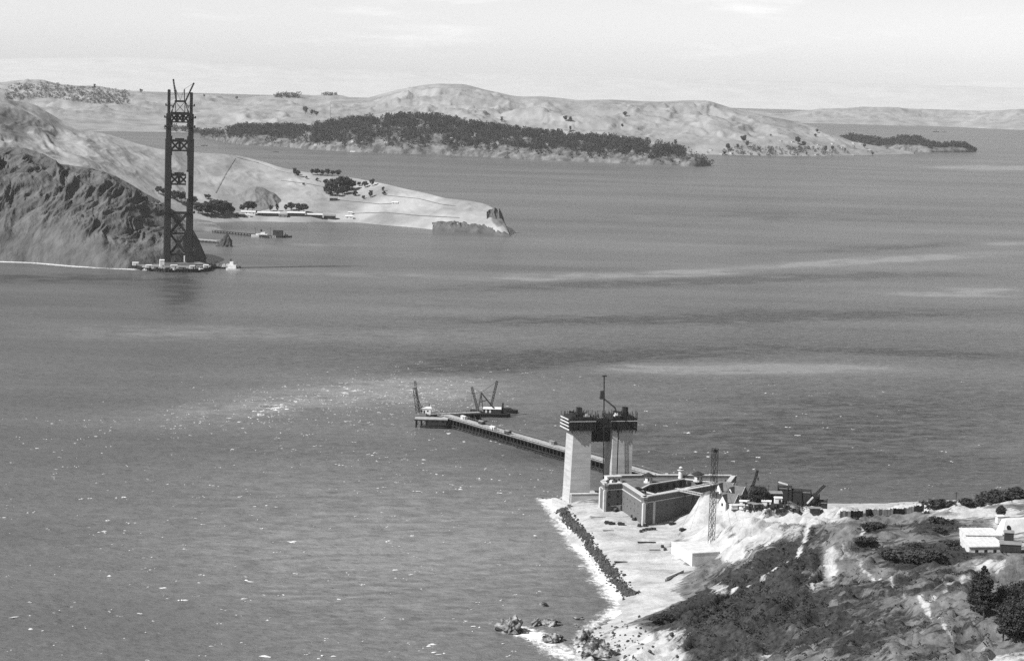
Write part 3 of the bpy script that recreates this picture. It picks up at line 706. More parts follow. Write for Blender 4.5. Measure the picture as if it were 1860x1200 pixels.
# ------------------------------------------------------------------ north tower
tb = P(323, 488, 0); TY = tb.y
def tz(py): return AT(323, py, TY).z
tower = empty('bridge_tower', tb, AXR, 'tall dark steel bridge tower rising in front of the far cliff', 'bridge tower')
z_foot, z_deck, z_s1a, z_s1b, z_s2a, z_s2b, z_s3a, z_s3b, z_top = [tz(v) for v in (475, 387, 336, 316, 275, 254, 223, 206, 163)]
CXO = 14.2
for sx in (-1, 1):
    mb = MB()
    mb.box((sx * CXO, 0, z_foot), (8.6, 12, 7))
    for (a, b, wx, wy) in ((z_foot + 7, z_deck, 8.0, 11), (z_deck, z_s2b + 2, 7.4, 10), (z_s2b + 2, z_s3b, 6.0, 8.2), (z_s3b, z_top - (3 if sx > 0 else 0), 3.4, 5.0)):
        mb.box((sx * CXO, 0, a), (wx * .72, wy, b - a)); mb.box((sx * CXO, 0, a), (wx, wy * .72, b - a - .6))
    mb.build('column', M['steel'], tower)
    # strakes of work staging round the column
    for zz, e in ((z_deck, 2.6), (z_s3b - 6, 2.2), (z_s3a - 6, 1.6), (tz(193), .8)):
        st = MB(); st.box((sx * CXO, 0, zz), (6 + 2 * e, 9 + 2 * e, .8)); st.box((sx * CXO, 0, zz + 1.4), (6 + 2 * e, 9 + 2 * e, .3))
        for k in range(6): st.bar((sx * (CXO + 3 + e), -4.5 - e + k * 2, zz), (sx * (CXO + 3 + e), -4.5 - e + k * 2, zz + 3), .3)
        st.build('staging', M['steel'], tower)
INN = CXO - 3.0
def portal(z0, z1, nx):
    mb = MB(); h = z1 - z0
    mb.box((0, 0, z1 - h * .18), (2 * INN, 5, h * .2)); mb.box((0, 0, z0), (2 * INN, 5, h * .14)); mb.box((0, 0, z1 + .02), (2 * INN * .5, 5.2, h * .14))
    w = 2 * INN / nx
    for k in range(nx):
        x0 = -INN + k * w
        mb.bar((x0, 0, z0 + h * .1), (x0 + w, 0, z1 - h * .1), 4, 2.0); mb.bar((x0 + w, 0, z0 + h * .1), (x0, 0, z1 - h * .1), 4, 2.0)
        if k: mb.bar((x0, 0, z0 + .2), (x0, 0, z1 - .2), 3, 1.2, up=(0, 1, 0))
    for s in (-1, 1):
        for q in range(4):
            mb.box((s * (INN - 1.1 * (4 - q) / 4 - .2), 0, z0 - 5 + q * 1.25), (2.2 * (q + 1) / 4 + .2, 4.4, 1.3))
            mb.box((s * (INN - 1.1 * (4 - q) / 4 - .2), 0, z1 + 3.8 - q * 1.25), (2.0 * (q + 1) / 4 + .2, 4.2, 1.25))
    return mb
for a, b, n in ((z_s1a, z_s1b, 2), (z_s2a, z_s2b, 2), (z_s3a, z_s3b, 3)):
    portal(a, b, n).build('portal_strut', M['steel'], tower)
zl = [tz(462), tz(424), z_deck]
for a, b in ((zl[0], zl[1]), (zl[1], zl[2])):
    mb = MB()
    mb.bar((-INN, 0, a), (INN, 0, b), 6, 2.6); mb.bar((INN, 0, a), (-INN, 0, b), 6, 2.6)
    mb.box((0, 0, (a + b) / 2 - 2), (5, 6.4, 4))
    mb.build('cross_brace', M['steel'], tower)
for zz in zl:
    MB().box((0, 0, zz - 1.2), (2 * INN, 6.5, 2.4 if zz < z_deck else 3)).build('crossbeam', M['steel'], tower)
mb = MB().box((CXO - 4.8, -6.5, tz(360)), (2.6, .7, tz(312) - tz(360)))
mb.build('hoist_screen', M['pale'], tower)

# creeping derricks on top of the tower
dz_ = tz(196)
trav = empty('erection_derrick', tb + Vector((0, 0, 0)), AXR, 'erection derrick frame with two booms between the tower tops', 'derrick')
mb = MB()
for s in (-1, 1):
    mb.bar((s * INN, 0, dz_ - 8), (s * 6, 0, tz(184)), .9); mb.bar((s * INN * .95, -2.5, dz_), (s * 6, -2.5, tz(184)), .9)
    mb.bar((s * 6, 0, dz_ - 6), (s * 6, 0, tz(184)), .8)
mb.bar((-INN, 0, dz_ - 6), (INN, 0, dz_ - 6), 1.4); mb.bar((-7, 0, tz(184)), (7, 0, tz(184)), 2.4); mb.bar((-6, 0, dz_ - 6), (6, 0, tz(185)), .6); mb.bar((6, 0, dz_ - 6), (-6, 0, tz(185)), .6)
mb.build('frame', M['steel'], trav)
def lattice(mb, a, b, w, n, t):
    a = Vector(a); b = Vector(b); d = (b - a).normalized(); u = Vector((0, 1, 0)) if abs(d.y) < .9 else Vector((1, 0, 0))
    r = d.cross(u).normalized() * w / 2; s = d.cross(r).normalized() * w / 2
    cs = [r + s, r - s, -r - s, -r + s]
    for c in cs: mb.bar(a + c, b + c, t)
    for k in range(n):
        p = a + (b - a) * (k / n); q = a + (b - a) * ((k + 1) / n)
        for i in range(4):
            mb.bar(p + cs[i], q + cs[(i + 1) % 4], t * .7); mb.bar(p + cs[(i + 1) % 4], q + cs[i], t * .7); mb.bar(q + cs[i], q + cs[(i + 1) % 4], t * .7)
    return mb
def txz(px, py):
    p = AT(px, py, TY) - tb
    return (p.dot(UX), -1.5, p.z)
for (a, b, m0, m1) in (((320, 186), (314, 144), (320, 186), (319, 163)), ((336, 186), (353, 151), (335, 186), (335, 162))):
    lattice(MB(), txz(*a), txz(*b), 1.3, 9, .55).build('boom', M['steel'], trav)
    MB().bar(txz(*m0), txz(*m1), 1.1).build('mast', M['steel'], trav)
    MB().bar(txz(*m1), txz(*b), .35).bar(txz(*m1), txz(327, 182), .35).build('guy_line', M['steel'], trav)

# the fender platform round the tower pier
plat = empty('pier_platform', tb, 0, 'dark timber fender platform crowded with sheds at the steel tower foot', 'platform')
pl = [P(a, b, 0) - tb for a, b in ((239, 487), (262, 491.5), (300, 494.5), (352, 494.5), (381, 492.5), (386, 488), (360, 481), (250, 481))]
MB().prism([(p.x, p.y) for p in pl], -2, 4.2).build('fender_ring', M['timber'], plat)
ctr = Vector((sum(p.x for p in pl) / 8, sum(p.y for p in pl) / 8))
MB().prism([((p.x - ctr.x) * .97 + ctr.x, (p.y - ctr.y) * .97 + ctr.y) for p in pl], 4.2, 4.6).build('deck', M['grey'], plat)
mb = MB()
for k in range(8):
    a, b = pl[k], pl[(k + 1) % 8]; n = max(2, int((b - a).length / 4))
    for i in range(n):
        q = a + (b - a) * (i / n); mb.box((q.x * 1.002, q.y * 1.002 - .3, -2), (.9, .9, 7.4))
o = mb.build('fender_pile', M['timber'], plat); o['kind'] = 'stuff'
MB().box((0, 0, 4.6), (42, 18, 3.4), AXR).build('concrete_pier', M['grey'], plat)
rs = random.Random(3)
SHEDS = [(246, 482, 7, 4, 3.5, 'white', 'long white shed on the left tip of the tower platform'), (270, 486, 7, 4, 3, 'white', 'low white shed near the left tip of the tower platform'), (294, 484, 5.5, 5, 8, 'white', 'tall white hut beside the left tower column foot'), (337, 478, 4, 4, 14, 'white', 'narrow tall white hut before the right tower column foot'),
         (316, 487, 8, 4, 3.6, 'pale', 'long pale shed in the middle of the tower platform'), (330, 489, 9, 3.4, 3, 'grey', 'grey material shed on the front of the tower platform'), (349, 488, 6, 4, 3.5, 'pale', 'pale shed before the right tower column'), (363, 487, 8, 4, 2.6, 'grey', 'low grey shed on the right part of the tower platform'), (374, 486, 6, 4, 3.2, 'white', 'white shed at the right end of the tower platform'), (304, 489, 5, 3, 2.5, 'dark', 'small dark shed on the front edge of the tower platform'), (283, 488, 6, 3.5, 2.6, 'grey', 'grey shed left of the tall white hut')]
def shed(loc, sx, sy, h, mt, label, rz=AXR, cat='shed', group='sheds at the tower foot', door=True):
    t = empty('shed', loc, rz, label, cat, group)
    MB().box((0, 0, 0), (sx, sy, h)).build('wall', M[mt], t)
    MB().gable((0, 0, h), (sx, sy), sy * .22, 0, .3, .15).build('roof', M['grey' if mt == 'dark' else mt], t)
    if door: MB().box((sx * .2, -sy / 2 - .02, 0), (1.2, .12, 2.1)).build('door', M['dark'], t)
    return t
for px, py, sx, sy, h, mt, lb in SHEDS:
    shed(P(px, py, 4.62), sx, sy, h, mt, lb)
for k in range(30):      # stacks of steel and timber on the platform
    p = P(rs.uniform(256, 380), rs.uniform(485, 492), 4.62)
    mb = MB()
    for j in range(3): mb.box((0, (j - 1) * .9, 0), (rs.uniform(3, 6), .7, rs.uniform(.5, 1.8)))
    o = mb.build('material_stack', M[rs.choice(['white', 'pale', 'steel', 'dark', 'timber'])]); o.location = p; o.rotation_euler.z = rs.uniform(0, 1)
    tag(o, 'small stack of building material on the tower platform deck', 'stack', 'material stacks on the tower platform')

def hull(L, B, H, bow=.25, sheer=.6):
    """boat hull along local x, bow at +x"""
    n = 12; V = []; F = []
    for i in range(n + 1):
        t = i / n; x = -L / 2 + L * t
        wdt = B / 2 * (1 - max(0, (t - (1 - bow)) / bow) ** 2 * .97) * (1 - max(0, (.12 - t) / .12) * .15)
        top = H + sheer * (2 * t - 1) ** 2
        V += [(x, -wdt * .75, -1.0), (x, -wdt, top), (x, wdt, top), (x, wdt * .75, -1.0)]
    for i in range(n):
        b = i * 4
        for j in range(4): F.append([b + j, b + 4 + j, b + 4 + (j + 1) % 4, b + (j + 1) % 4])
    F += [[0, 1, 2, 3], [n * 4 + 3, n * 4 + 2, n * 4 + 1, n * 4]]
    return MB().raw(V, F)
# covered barge and white work boat right of the platform
bo = P(404, 487.5, 0)
t = empty('material_barge', bo, .04, 'dark flat barge loaded with white covered stacks beside the tower platform', 'barge')
hull(40, 11, 2.2, .08, .2).build('hull', M['timber'], t)
for k, (x, y, a, b, h) in enumerate(((-12, 0, 9, 6, 3), (-1, .5, 8, 7, 5), (9, 0, 9, 6, 4), (2, -3, 5, 3, 3))):
    MB().box((x, y, 2.2), (a, b, h), .1 * k, .8).build('covered_load', M['white' if k != 0 else 'grey'], t)
MB().bar((-14, 0, 2), (-6, 0, 9), .5).bar((-14, 0, 2), (-14, 0, 7), .5).bar((-14, 0, 7), (-6, 0, 9), .2).build('derrick_boom', M['steel'], t)
bo = P(428, 491, 0)
t = empty('work_boat', bo, -.1, 'bright white work boat at the end of the barge by the steel tower', 'boat')
hull(24, 8, 2.0, .4, .8).build('hull', M['white'], t)
MB().box((-4, 0, 2.2), (10, 6.5, 5)).box((-5, 0, 7.2), (5, 5, 4), 0, .9).build('cabin', M['white'], t)
MB().cyl((-6.5, 0, 11), .9, 3.5).build('funnel', M['dark'], t)
MB().cyl((5, 0, 2.2), 1.5, 3.6).box((8, 0, 2.2), (3, 2, 1.2)).build('winch', M['dark'], t)
MB().bar((2, 0, 2), (2, 0, 12), .3).build('mast', M['dark'], t)

# ------------------------------------------------------------------ trestle
def pile_bent_mesh(w, z):
    mb = MB(); mb.box((0, 0, z - 1.5), (.7, w + .6, .8))
    for k in range(5):
        y = -w / 2 + w * k / 4; mb.cyl((0, y, -6), .42, z + 4.6, 6)
    mb.bar((.1, -w / 2, .8), (.1, w / 2, z - 1.6), .25, .5); mb.bar((-.1, w / 2, .8), (-.1, -w / 2, z - 1.6), .25, .5)
    o = mb.build('pile_bent', M['timber']); return o
def trestle(name, A, B, w, z, label, step=5.0, railh=1.0):
    A = Vector((A.x, A.y, 0)); B = Vector((B.x, B.y, 0)); d = B - A; L = d.length; rz = math.atan2(d.y, d.x)
    t = empty(name, A, rz, label, 'trestle')
    MB().box((L / 2, 0, z - .35), (L, w, .35)).build('deck', M['deck'], t)
    mb = MB()
    for s in (-1, 1):
        mb.box((L / 2, s * (w / 2 - .2), z), (L, .4, .35)); mb.box((L / 2, s * (w / 2 - .1), z - 1.05), (L, .5, .68)); mb.box((L / 2, s * (w / 2 + .2), 2.2), (L, .35, .5)); mb.box((L / 2, s * (w / 2 + .2), .6), (L, .35, .5))  # stringers; lower dark boards added to deepen the shade under the deck
    mb.build('stringer', M['timber'], t)
    b0 = pile_bent_mesh(w, z)
    n = int(L / step)
    for k in range(n + 1):
        o = b0 if k == 0 else link(b0.copy())
        o.parent = t; o.location = (k * step + .3, 0, 0)
    mb = MB()
    for s in (-1, 1):
        for k in range(int(L / 4)): mb.box((k * 4 + 1, s * (w / 2 - .12), z + .35), (.14, .14, railh))
        mb.box((L / 2, s * (w / 2 - .12), z + .35 + railh), (L, .14, .12))
    mb.build('hand_rail', M['grey'], t)
    return t
ZT = 7.0
trestle('access_trestle', P(806, 752.5, ZT), P(1205, 866, ZT), 10.5, ZT, 'long timber trestle running out from the fort into the strait')
trestle('finger_pier', P(778, 751.5, ZT), P(872, 748.5, ZT), 8.0, ZT, 'short timber finger pier beside the floating crane')
# head of the trestle
hp = P(784, 757, ZT); hp.z = 0
t = empty('trestle_terminal', hp, 0, 'dark timber pier head at the seaward end of the long trestle', 'pier')
MB().box((0, -3, ZT - .75), (24, 12, .4)).build('deck', M['deck'], t)
mb = MB()
for i in range(7):
    for j in range(5): mb.cyl((-11 + i * 3.66, -9 + j * 4.5, -6), .45, ZT + 5, 6)
    mb.bar((-11 + i * 3.66, -9.3, 1), (-11 + i * 3.66 + 3.2, -9.3, ZT - 1.4), .3)
for j in range(5): mb.box((0, -9 + j * 4.5, ZT - 1.6), (24.4, .7, .8))
mb.box((1, -9.6, .6), (18, .4, 1.0)); mb.box((4, -9.7, 2.4), (14, .4, 2.2))
o = mb.build('pile', M['timber'], t); o['kind'] = 'stuff'
sh = empty('pier_shed', P(773, 749.5, ZT), .02, 'white gable shed on the seaward end of the trestle', 'shed')
MB().box((0, 0, 0), (7.6, 5, 3.6)).build('wall', M['white'], sh)
MB().gable((0, 0, 3.6), (7.6, 5), 1.2, 0, .4).build('roof', M['white'], sh)
MB().cyl((2.6, 0, 4), .3, 2.6, 8).build('flue', M['dark'], sh)
MB().box((-1, -2.53, 0), (1.1, .1, 2.2)).build('door', M['dark'], sh)
for xx in (-2.8, 1.6): MB().box((xx, -2.53, 1.2), (1.2, .1, 1.0)).build('window', M['glass'], sh)
# stiff-leg lattice derrick at the very end
db = P(759, 750, ZT)
der = empty('pile_driver', db, 0, 'tall lattice pile driver frame at the seaward end of the trestle', 'derrick')
def rel(base, px, py, dy=0.0):
    p = AT(px, py, base.y + dy); return tuple(p - base)
lattice(MB(), (0, 0, 0), rel(db, 753, 704), 2.6, 7, .2).build('lead_frame', M['timber'], der)
lattice(MB(), rel(db, 762, 748), rel(db, 754, 692), 1.2, 9, .16).build('boom', M['timber'], der)
MB().bar(rel(db, 753, 704), rel(db, 768, 748, 6), .3).bar(rel(db, 754, 692), rel(db, 752, 706), .25).build('stay', M['timber'], der)

# floating crane
cb = P(886, 757, 0); cb.y += 4
cr = empty('floating_crane', cb, .03, 'floating derrick crane with two raised booms moored by the trestle', 'crane barge')
hull(34, 13, 2.6, .1, .2).build('hull', M['timber'], cr)
MB().box((3, 0, 2.6), (13, 8, 3.6)).build('deck_house', M['dark'], cr)
MB().gable((3, 0, 6.2), (13, 8), 1.1, 0, .5).build('house_roof', M['white'], cr)
for xx in (-1.5, 1.5): MB().box((xx, -4.03, 3.2), (1.3, .1, 2.4)).build('window', M['white'], cr)
def cx(px, py, dy=0.0):
    p = AT(px, py, cb.y + dy) - cb; c, s = math.cos(.03), math.sin(.03)
    return (p.x * c + p.y * s, -p.x * s + p.y * c, p.z)
mb = MB(); ap = cx(874, 713)
for q in (cx(868, 746, -4), cx(868, 746, 4), cx(896, 740, -4), cx(896, 740, 4)): mb.bar(q, ap, .75)
mb.bar(cx(871, 730, -2), cx(886, 726, -2), .5); mb.bar(cx(877, 744), ap, .5)
mb.build('a_frame', M['steel'], cr)
lattice(MB(), cx(868, 745), cx(857, 703), 1.5, 8, .28).build('boom', M['steel'], cr)
lattice(MB(), cx(892, 737, 3), cx(903, 692, 3), 1.5, 9, .28).build('boom', M['steel'], cr)
MB().bar(ap, cx(857, 703), .2).bar(ap, cx(903, 692, 3), .2).bar(cx(857, 703), cx(856, 728), .15).build('hoist_cable', M['steel'], cr)
MB().cyl((11, 1, 2.6), .7, 7, 10).cyl((11, 1, 9.6), .9, .6, 10).build('smoke_stack', M['dark'], cr)
MB().box((-11, 0, 2.6), (5, 5, 2.2)).cyl((-6, -3, 2.6), 1.1, 2.2).cyl((13, -2, 2.6), 1.0, 1.6).build('winch', M['dark'], cr)
rb = P(905, 752, 0)
t = empty('barge', rb + Vector((2, 8, 0)), .1, 'low dark barge just beyond the floating crane', 'barge')
hull(26, 9, 2.4, .1, .2).build('hull', M['timber'], t)
MB().box((2, 0, 2.4), (12, 6, 1.4)).box((-8, 0, 2.4), (4, 4, 2.4)).build('cargo', M['dark'], t)
tr = random.Random(5)
A_ = P(806, 752.5, ZT); B_ = P(1205, 866, ZT)
for k, (f, sd, mt) in enumerate(((.18, 1, 'dark'), (.27, -1, 'white'), (.34, -1, 'dark'), (.09, 1, 'pale'), (.52, 1, 'grey'))):
    p = A_ + (B_ - A_) * f; d = (B_ - A_).normalized(); n_ = Vector((-d.y, d.x, 0))
    shed(p + n_ * 2.6 * sd + Vector((0, 0, 0)), 6, 2.6, 2.2, mt, ['dark tool shed near the seaward end of the trestle deck', 'white tool shed on the near side of the trestle deck', 'dark tool shed landward of the white one on the trestle', 'pale tool shed where the trestle meets the finger pier', 'grey tool shed halfway along the trestle deck'][k], math.atan2(d.y, d.x), group='tool sheds on the trestle')

# ------------------------------------------------------------------ concrete pylon
pb = P(1034, 905, 4.3)
py_root = empty('concrete_pylon', pb, AXR, 'twin-shafted pale concrete pylon under construction with dark formwork on top', 'pylon')
PH = AT(1036, 778, pb.y).z - pb.z        # concrete height to the underside of the forms
FH = AT(1036, 757, pb.y).z - pb.z
SW, SD = 12.8, 14.5
SHX = [SW / 2, SW / 2 + 26.2]
for i, x0 in enumerate(SHX):
    mb = MB()
    if i == 0:
        # a batter on the sunny side only
        V = []
        for zz, dx in ((-3, 0), (PH, 1.6)):
            V += [(x0 - SW / 2 + dx, 0 + dx * .2, zz), (x0 + SW / 2, 0 + dx * .2, zz), (x0 + SW / 2, SD, zz), (x0 - SW / 2 + dx, SD, zz)]
        mb.raw(V, [[3, 2, 1, 0], [4, 5, 6, 7], [0, 1, 5, 4], [1, 2, 6, 5], [2, 3, 7, 6], [3, 0, 4, 7]])
        mb.build('shaft', M['concrete'], py_root)
    else:
        # two piers and a recessed panel between them
        mb.box((x0 - SW / 2 + 1.6, SD / 2, -3), (3.2, SD, PH + 3)); mb.box((x0 + 2.0, SD / 2, -3), (SW / 2 + 2.3, SD, PH + 3)); mb.box((x0 - 1.6, SD / 2 + 1.4, -3), (5, SD - 2.8, PH + 2.6))
        mb.build('shaft', M['concrete'], py_root)
    fw = MB(); e = 1.9
    for k in range(4):
        zz = PH - 1.0 + k * (FH - PH + 1) / 4
        fw.box((x0, SD / 2, zz), (SW + 2 * e, SD + 2 * e, .9))
        fw.box((x0, SD / 2, zz + .9), (SW + .9, SD + .9, (FH - PH + 1) / 4 - .9))
    for k in range(9):
        xx = x0 - SW / 2 - e + .2 + k * (SW + 2 * e - .4) / 8
        fw.box((xx, -e - .1, PH - 1.5), (.25, .25, FH - PH + 4.5 if k % 4 == 0 else FH - PH + 1.5)); fw.box((xx, SD + e, PH - 1.5), (.25, .25, FH - PH + 3))
    fw.build('formwork', M['timber'], py_root)
    for k in range(4):
        zz = PH - 1.0 + k * (FH - PH + 1) / 4
        MB().box((x0 - SW / 2 - e - .2, SD / 2 + (k % 2) * .4, zz + .1), (.3, SD + 2 * e - .8 * k, .75)).build('wale', M['pale' if i == 0 else 'timber'], py_root)  # sunlit look painted in: pale on the lit shaft, dark on the other
    MB().box((x0, -e - .35, PH + (FH - PH) * .62), (SW + 2 * e, .2, .35)).build('guard_board', M['pale'], py_root)
    xx = x0 + (-1.4 if i == 0 else 1.4)
    MB().box((xx, 2, FH + 1.4), (2.8, 3.4, 4.2)).box((xx, 2, FH + .8), (1.4, 1.8, .7), 0, 1.6).bar((xx - 1.4, .5, FH - .5), (xx - 1.4, .5, FH + 5.6), .3).bar((xx + 1.4, .5, FH - .5), (xx + 1.4, .5, FH + 5.6), .3).build('concrete_hopper', M['dark'], py_root)
    rods = MB(); rr = random.Random(i)
    for k in range(40): rods.bar((x0 + rr.uniform(-6, 6), rr.uniform(.5, SD - .5), FH - .4), (x0 + rr.uniform(-6, 6) * .98, rr.uniform(.5, SD - .5), FH + rr.uniform(1, 3)), .14)
    o = rods.build('reinforcing_bar', M['steel'], py_root); o['kind'] = 'stuff'
    MB().box((x0 + (3 if i == 0 else -3.4), 1.5, FH - .2), (4.2, 3, 1.0)).box((x0 + (3 if i == 0 else -4), 1.8, FH + .8), (1.6, 1.6, 1.1)).build('mortar_box', M['white'], py_root)
gx0, gx1 = SHX[0] + SW / 2, SHX[1] - SW / 2
gc, gl = (gx0 + gx1) / 2, gx1 - gx0
z803 = AT(1085, 803, pb.y + 6).z - pb.z
MB().box((gc, 8.5, z803), (gl, 8, PH - z803 + 1)).build('tie_strut', M['timber'], py_root)
mb = MB()
for k in range(6): mb.bar((gx0 + k * gl / 5, 4.3, z803 - .4), (gx0 + (k + .8) * gl / 5, 4.3, z803 + 4), .35)
for k in range(7): mb.box((gx0 + k * gl / 6, -.5, PH + 1), (.3, .3, 5.4))
mb.box((gc, 3, PH + .6), (gl, 9, .6)); mb.box((gc, -.9, PH + 3.2), (gl, .3, .4))
rg = random.Random(44)
for k in range(150):
    xx = rg.uniform(gx0 - 4, gx1 + 4); yy = rg.uniform(-1.5, 9); zz = rg.uniform(PH - 3, FH); mb.bar((xx, yy, zz), (xx + rg.uniform(-3, 3), yy + rg.uniform(-1, 1), zz + rg.uniform(-1, 4)), .3)
for k in range(12): mb.box((gc + rg.uniform(-6, 6), rg.uniform(0, 8), PH + rg.uniform(.8, 3)), (rg.uniform(1.5, 4), 2, rg.uniform(1, 3.4)))
mb.build('falsework', M['timber'], py_root)
rag = MB()
for k in range(90):
    x_ = rg.choice((SHX[0], SHX[1])) + rg.uniform(-8, 8); y_ = rg.choice((-2.0, -2.1, rg.uniform(-2, 16))); rag.bar((x_, y_, PH - 2 + rg.uniform(-1, 2)), (x_ + rg.uniform(-.8, .8), y_, FH + rg.uniform(-2, 4.5)), rg.uniform(.12, .32))
for k in range(26):
    x_ = rg.choice((SHX[0], SHX[1])) + rg.uniform(-5, 5); rag.box((x_, rg.uniform(0, 13), FH - .3), (rg.uniform(.8, 3.2), rg.uniform(.8, 3), rg.uniform(.5, 2.2)), rg.random())
o = rag.build('scaffold_pole', M['timber'], py_root); o['kind'] = 'stuff'
mb = MB(); mb.box((gc, 2.6, PH + 1.25), (gl * .9, .5, 1.0)); mb.build('walkway_board', M['pale'], py_root)
# spout tower of the concrete plant
def lx(px, py, dy=4.0):
    p = AT(px, py, pb.y + dy) - pb
    return (p.dot(UX), p.dot(VX), p.z)
sm = empty('concreting_mast', pb, AXR, 'thin concreting mast with hopper and chute rising between the pylon shafts', 'mast')
b0, t0 = lx(1096, 902, 1), lx(1097.5, 684, 1)
lattice(MB(), (b0[0], b0[1], -.2), (t0[0], t0[1], t0[2]), .5, 30, .12).build('mast', M['steel'], sm)
q = lx(1093.5, 717, 1); MB().box((q[0], q[1], q[2] - 2.5), (2.6, 2.2, 5), 0, .7).build('hopper', M['dark'], sm)
q = lx(1098, 684, 1); MB().box((q[0], q[1], q[2]), (2.8, .6, .9)).build('mast_head', M['dark'], sm)
a, b, c = lx(1096, 723, 1), lx(1117, 740, 1), lx(1120, 750, 1)
MB().bar(a, b, .9).bar(b, c, .9).build('chute', M['dark'], sm)
# low wall and pits at the pylon foot
t = empty('foundation_wall', pb, AXR, 'low concrete foundation wall with pale coping at the pylon foot', 'wall')
MB().box((9.5, -3.2, -2), (19, 1.6, 5.2)).build('wall', M['concrete'], t)
MB().box((9.5, -3.2, 3.2), (19.4, 2.2, .5)).build('coping', M['white'], t)
t2 = empty('timber_bin', pb, AXR, 'dark timber bin behind the low wall between the pylon shafts', 'bin')
MB().box((gc + 1, -1, -1), (8, 5, 5)).build('wall', M['timber'], t2)
MB().box((gc + 1, -1, 4), (8.6, 5.6, .3)).build('lid', M['dark'], t2)

# ------------------------------------------------------------------ the fort
ZF = 20.5
def fp(px, py): p = P(px, py, ZF); return Vector((p.x, p.y))
FA, FB, FC, FD, FE, FHh = fp(1092, 874), fp(1099, 880), fp(1131, 878), fp(1170, 903), fp(1188, 900), fp(1326, 876)
FI, FJ, FK = fp(1336, 863), fp(1190, 862), Vector((FA.x + 8, FA.y + 24))
OUT = [FA, FB, FC, FD, FE, FHh, FI, FJ, FK]
CI = [fp(1180, 876.5), fp(1160, 886.5), fp(1190, 894), fp(1228, 886.5), fp(1300, 872.5), fp(1243, 866.5)]
fc = sum(OUT, Vector((0, 0))) / len(OUT)
fort = empty('brick_fort', (fc.x, fc.y, 4.3), 0, 'large brick fort with pale granite corners and copings at the water edge', 'fort')
def L2(v, z): return (v.x - fc.x, v.y - fc.y, z - 4.3)
n = len(OUT)
for k in range(n):
    a, b = OUT[k], OUT[(k + 1) % n]; d = (b - a).normalized(); inn = Vector((-d.y, d.x))
    th = 2.0
    V = [L2(p, z) for z in (0, ZF - 1.2) for p in (a, b, b + inn * th, a + inn * th)]
    MB().raw(V, [[3, 2, 1, 0], [4, 5, 6, 7], [0, 1, 5, 4], [1, 2, 6, 5], [2, 3, 7, 6], [3, 0, 4, 7]]).build('rampart_wall', M['brick'], fort)
    # cornice and parapet coping, slightly proud of the wall
    for (z0, z1, o1, o2, mt, nm) in ((ZF - 3.4, ZF - 2.9, .35, .0, 'stone', 'cornice'), (ZF - 1.19, ZF, .25, 2.0, 'brick', 'parapet'), (ZF + .01, ZF + .45, .45, 2.3, 'stone', 'coping')):
        e = d * (.3 if nm != 'cornice' else .2)
        V = [L2(p, z) for z in (z0, z1) for p in (a - inn * o1 - e, b - inn * o1 + e, b + inn * o2 + e, a + inn * o2 - e)]
        MB().raw(V, [[3, 2, 1, 0], [4, 5, 6, 7], [0, 1, 5, 4], [1, 2, 6, 5], [2, 3, 7, 6], [3, 0, 4, 7]]).build(nm, M[mt], fort)
for p, s in ((FA, 1.7), (FB, 1.5), (FD, 1.6), (FE, 1.5)):
    q = L2(p, 0); MB().box((q[0], q[1], -4.3), (s, s, ZF - 3.4), .4).build('corner_quoin', M['stone'], fort)
# terreplein (roof walk) round the courtyard, court walls and floor darkened to paint its shade
loops = [[Vector((p.x, p.y, 0)) for p in OUT], [Vector((p.x, p.y, 0)) for p in CI]]
tris = tessellate_polygon(loops); flat = [p for lp in loops for p in lp]
MB().raw([L2(p, ZF - 1.6) for p in flat], [list(tt) for tt in tris]).build('terreplein', M['sod_shade'], fort)
for k in range(len(CI)):
    a, b = CI[k], CI[(k + 1) % len(CI)]
    MB().raw([L2(a, 3), L2(b, 3), L2(b, ZF - .9), L2(a, ZF - .9)], [[0, 1, 2, 3]]).build('court_wall', M['sod_shade'], fort)  # dark wall colour stands in for the court's shade
    d = (b - a).normalized(); nn = Vector((-d.y, d.x))
    MB().raw([L2(a - nn * .5, z) for z in ()] + [L2(p, z) for z in (ZF - 1.3, ZF - .7) for p in (a - nn * .6, b - nn * .6, b + nn * .6, a + nn * .6)], [[3, 2, 1, 0], [4, 5, 6, 7], [0, 1, 5, 4], [1, 2, 6, 5], [2, 3, 7, 6], [3, 0, 4, 7]]).build('court_coping', M['stone'], fort)
    m_ = int((b - a).length / 6)
    for j in range(m_):
        c = a + (b - a) * ((j + .5) / m_)
        for zz in (6, 11, 15.2):
            q = L2(c + nn * -.06, zz); MB().box((q[0], q[1], q[2]), (2.6, .3, 3.0), math.atan2(d.y, d.x)).build('gallery_arch', M['glass'], fort)
MB().raw([L2(p, 5) for p in CI], [list(range(len(CI)))]).build('court_floor', M['dark'], fort)  # floor coloured dark to paint the court's deep shadow
# gun ports and windows on the outer faces
def ports(a, b, nx, zs, sz):
    d = (b - a).normalized(); nn = Vector((d.y, -d.x)); rz = math.atan2(d.y, d.x)
    for i in range(nx):
        for zz in zs:
            q = L2(a + (b - a) * ((i + .5) / nx) + nn * .03, zz)
            MB().box((q[0], q[1], q[2]), (sz[0], .3, sz[1]), rz).build('gun_port', M['glass'], fort)
ports(FB, FC, 2, (8, 12.5, 15.4), (1.1, 1.4)); ports(FD, FE, 1, (8, 13.5), (.6, 2.4)); ports(FE, FHh, 9, (8.5, 13), (1.0, 1.3)); ports(FC, FD, 6, (9, 13.2), (.5, .7))
